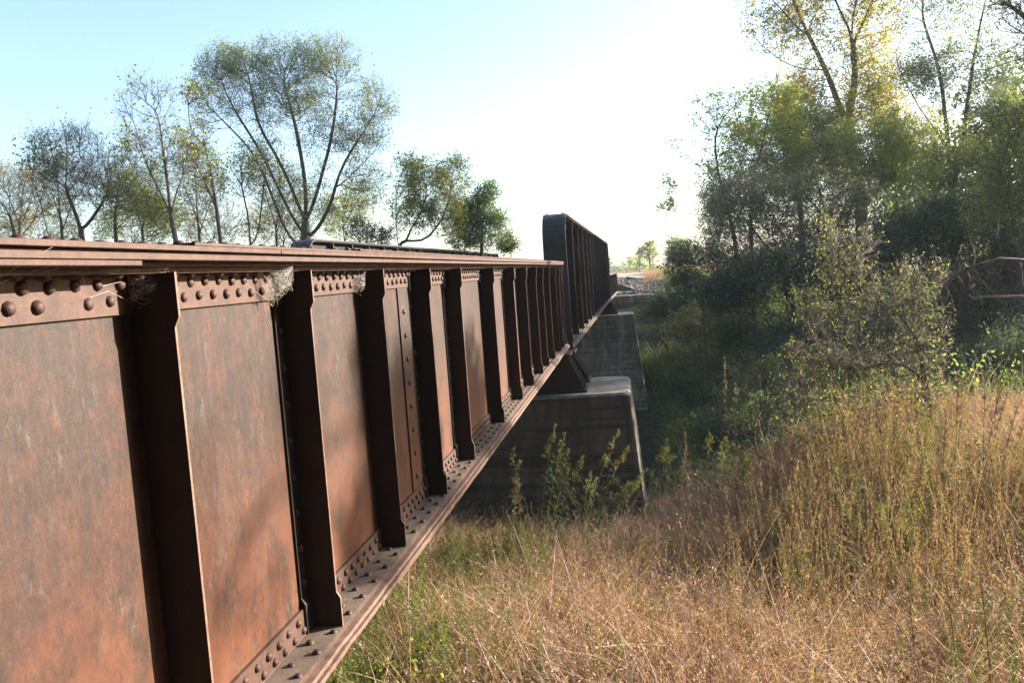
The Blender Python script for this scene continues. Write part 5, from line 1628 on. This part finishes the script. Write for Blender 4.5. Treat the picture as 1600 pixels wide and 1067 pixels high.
def slab(px, py, Y, sx_, sy_, sz_, rz, tilt, label):
    c_ = at(px, py, Y); z = gz(c_[0], Y)
    o_ = MB(); o_.add([(-sx_, -sy_, 0), (sx_ * 0.9, -sy_ * 1.1, 0), (sx_, sy_, 0), (-sx_ * 1.05, sy_ * 0.8, 0), (-sx_, -sy_, sz_), (sx_ * 0.9, -sy_ * 1.1, sz_), (sx_, sy_, sz_), (-sx_ * 1.05, sy_ * 0.8, sz_)],
                     [(3, 2, 1, 0), (4, 5, 6, 7), (0, 1, 5, 4), (1, 2, 6, 5), (2, 3, 7, 6), (3, 0, 4, 7)])
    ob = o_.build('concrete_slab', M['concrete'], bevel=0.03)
    ob.location = (c_[0], Y, z - 0.04); ob.rotation_euler = (tilt, 0.05, rz)
    tag(ob, label, 'slab', 'broken concrete slabs on the far bank')
slab(1008, 441, 70, 1.2, 1.6, 0.22, 0.3, 0.05, 'sunlit broken concrete slab lying on the stones below the road')
slab(1040, 474, 50, 0.8, 0.5, 0.3, -0.1, 0.0, 'grey flat slab lying alone in the shaded weeds right of the abutment')
slab(990, 434, 78, 1.4, 1.6, 0.2, -0.2, 0.04, 'pale broken concrete slab nearest the road edge')

pb = at(1000, 427, 92)
root = empty('utility_pole', (pb[0], 92, gz(pb[0], 92) - 0.1), 'short weathered pole with a small blue sign standing beside the far road', 'pole')
b = MB(); b.tube([(0, 0, 0), (0.0, 0, 1.2), (0.01, 0, 2.45)], [0.05, 0.045, 0.04], 8); b.build('post', M['bark'], root, smooth=True)
mt, nt = newmat('faded_blue_sign'); out_principled(nt, (0.10, 0.2, 0.42), 0.6)
b = MB(); b.box(-0.2, 0.2, -0.07, -0.052, 0.98, 1.22); b.build('sign_board', mt, root, bevel=0.004)

# far tree lines: one mass each
def treeline(name, label, y0, x0, x1, n, hgt, z0, mat, ls, gaps=0.0):
    X = rng.uniform(x0, x1, n)
    prof = hgt * (0.55 + 0.25 * np.sin(X * 0.045 + y0) + 0.2 * np.sin(X * 0.17 + 2) + 0.14 * np.sin(X * 0.51 + 1))
    t = rng.uniform(0, 1, n) ** 0.7
    C = np.stack([X, y0 + rng.uniform(-6, 6, n), z0 + prof * t + rng.normal(size=n) * 0.25], 1)
    V, Fa = leaf_quads(C, rng.uniform(0.6, 1.4, n) * ls, 0.8, 0.0)
    tag(link(name, np_mesh(name, V, [Fa], M[mat])), label, 'tree line', kind='stuff')
treeline('far_tree_line', 'far pale blue-green line of woods on the horizon beyond the road', 330, -260, 420, 26000, 9.5, -6.2, 'l_olive', 1.3)
treeline('middle_tree_line', 'darker line of low trees beyond the far end of the bridge', 190, -150, -4, 12000, 6.8, -4.4, 'l_dark', 0.8)
treeline('bushy_tree_line', 'thin line of scrub beyond the road under the lone slender tree', 215, 0, 140, 9000, 6.0, -4.6, 'l_olive', 0.9)

treeline('wood_edge', 'dense far side of the right-hand woods closing the gaps between the trunks', 60, 7, 62, 26000, 10.5, -3.5, 'l_olive', 0.26)

# ------------------------------------------------------------------ spider webs on the girder
mt, nt = newmat('spider_silk')
d = N(nt, 'ShaderNodeBsdfDiffuse'); d.inputs[0].default_value = (0.75, 0.71, 0.64, 1)
tl = N(nt, 'ShaderNodeBsdfTranslucent'); tl.inputs[0].default_value = (0.75, 0.71, 0.64, 1)
ad = N(nt, 'ShaderNodeMixShader'); nt.links.new(d.outputs[0], ad.inputs[1]); nt.links.new(tl.outputs[0], ad.inputs[2])
o = N(nt, 'ShaderNodeOutputMaterial'); nt.links.new(ad.outputs[0], o.inputs['Surface'])
M['silk'] = mt
mt, nt = newmat('dusty_web_sheet')
d = N(nt, 'ShaderNodeBsdfDiffuse'); d.inputs[0].default_value = (0.88, 0.85, 0.78, 1)
tl = N(nt, 'ShaderNodeBsdfTranslucent'); tl.inputs[0].default_value = (0.88, 0.85, 0.78, 1)
ad = N(nt, 'ShaderNodeMixShader'); nt.links.new(d.outputs[0], ad.inputs[1]); nt.links.new(tl.outputs[0], ad.inputs[2])
tr = N(nt, 'ShaderNodeBsdfTransparent')
nz = ramp(nt, noise(nt, geo_pos(nt), 60, 5, 0.7), [(0.36, (0.03, 0.03, 0.03)), (0.55, (0.28, 0.28, 0.28)), (0.72, (0.75, 0.75, 0.75))])
mx = N(nt, 'ShaderNodeMixShader'); nt.links.new(nz, mx.inputs[0]); nt.links.new(tr.outputs[0], mx.inputs[1]); nt.links.new(ad.outputs[0], mx.inputs[2])
o = N(nt, 'ShaderNodeOutputMaterial'); nt.links.new(mx.outputs[0], o.inputs['Surface'])
M['sheet'] = mt


def spider_web(label, corners, bulge, threads, extra=()):
    c = [np.array(p, float) for p in corners]
    base = c[0].copy()
    root = empty('spider_web', base, label, 'spider web', 'spider webs on the near girder')
    n = 9; b = MB(); vs = []
    for i in range(n + 1):
        for j in range(n + 1):
            u, v = i / n, j / n
            p = c[0] * (1 - u) * (1 - v) + c[1] * u * (1 - v) + c[2] * u * v + c[3] * (1 - u) * v
            s = math.sin(math.pi * u) * math.sin(math.pi * v)
            pinch = 1 - 0.25 * math.sin(math.pi * u) * abs(2 * v - 1)
            mid = (c[0] + c[1] + c[2] + c[3]) / 4
            p = mid + (p - mid) * (pinch - 0.1 * math.sin(math.pi * v) * abs(2 * u - 1)) + np.array(bulge) * s + rng.normal(size=3) * 0.0015
            vs.append(p - base)
    b.add(vs, [(i * (n + 1) + j, (i + 1) * (n + 1) + j, (i + 1) * (n + 1) + j + 1, i * (n + 1) + j + 1) for i in range(n) for j in range(n)])
    b.build('web_sheet', M['sheet'], root, smooth=True)
    b = MB()
    for _ in range(threads):
        e0, e1 = rng.choice(4, 2, replace=False)
        a_ = c[e0] + (c[(e0 + 1) % 4] - c[e0]) * rng.uniform(); d_ = c[e1] + (c[(e1 + 1) % 4] - c[e1]) * rng.uniform()
        a_ = a_ + (a_ - d_) * rng.uniform(0, 0.1)
        m_ = (a_ + d_) / 2 + np.array(bulge) * rng.uniform(0, 1) - np.array([0, 0, rng.uniform(0, 0.01)])
        b.tube([a_ - base, m_ - base, d_ - base], 0.00045, 3, False)
    for line in extra:
        b.tube([np.array(p) - base for p in line], 0.00055, 4, False)
    b.build('threads', M['silk'], root)
    b = MB()
    for _ in range(26):
        p = c[3] * 0.6 + c[2] * 0.2 + c[0] * 0.2 + rng.normal(size=3) * np.array([0.018, 0.02, 0.022]) - base
        q = rng.normal(size=3); q /= np.linalg.norm(q)
        b.tube([p, p + q * rng.uniform(0.004, 0.014)], [0.0016, 0.0006], 4)
    b.build('caught_debris', M['g_straw'], root)


def hx(px, py, X):
    d = ray(px, py); return d * (X / d[0])
spider_web('dusty cobweb sheet in the first stiffener corner under the top flange', [hx(196, 415, -1.43), hx(262, 410, -1.36), hx(272, 464, -1.335), hx(205, 470, -1.435)], (0.02, -0.03, -0.01), 26,
           extra=[[hx(-5, 445, -1.40), hx(40, 425, -1.37), hx(95, 416, -1.36), hx(125, 422, -1.38), hx(134, 446, -1.41)], [hx(-5, 436, -1.36), hx(40, 410, -1.30), hx(82, 386, -1.265)], [hx(-5, 430, -1.36), hx(60, 427, -1.37), hx(110, 415, -1.36)],
                  [hx(160, 447, -1.42), hx(190, 440, -1.42), hx(180, 400, -1.30)], [hx(140, 465, -1.42), hx(170, 455, -1.42), hx(200, 470, -1.43)]])
spider_web('largest pale cobweb hanging from the flange beside the second stiffener', [hx(402, 420, -1.42), hx(458, 408, -1.33), hx(455, 452, -1.34), hx(420, 478, -1.42)], (0.02, -0.03, -0.01), 30,
           extra=[[hx(384, 443, -1.42), hx(405, 460, -1.42), hx(420, 470, -1.42)], [hx(420, 478, -1.42), hx(417, 495, -1.43), hx(424, 510, -1.43)]])
spider_web('small wispy cobweb on the third bay top corner', [hx(553, 430, -1.43), hx(572, 424, -1.39), hx(570, 452, -1.39), hx(556, 458, -1.435)], (0.01, -0.02, 0), 12)

# ------------------------------------------------------------------ thin autumn haze
mt, nt = newmat('haze')
pv = N(nt, 'ShaderNodeVolumePrincipled'); pv.inputs['Color'].default_value = (0.82, 0.9, 1.0, 1); pv.inputs['Density'].default_value = 0.0004
pv.inputs['Anisotropy'].default_value = 0.3
o = N(nt, 'ShaderNodeOutputMaterial'); nt.links.new(pv.outputs[0], o.inputs['Volume'])
b = MB(); b.box(-300, 460, -60, 520, -11, 24)
tag(b.build('haze', mt), kind='stuff')
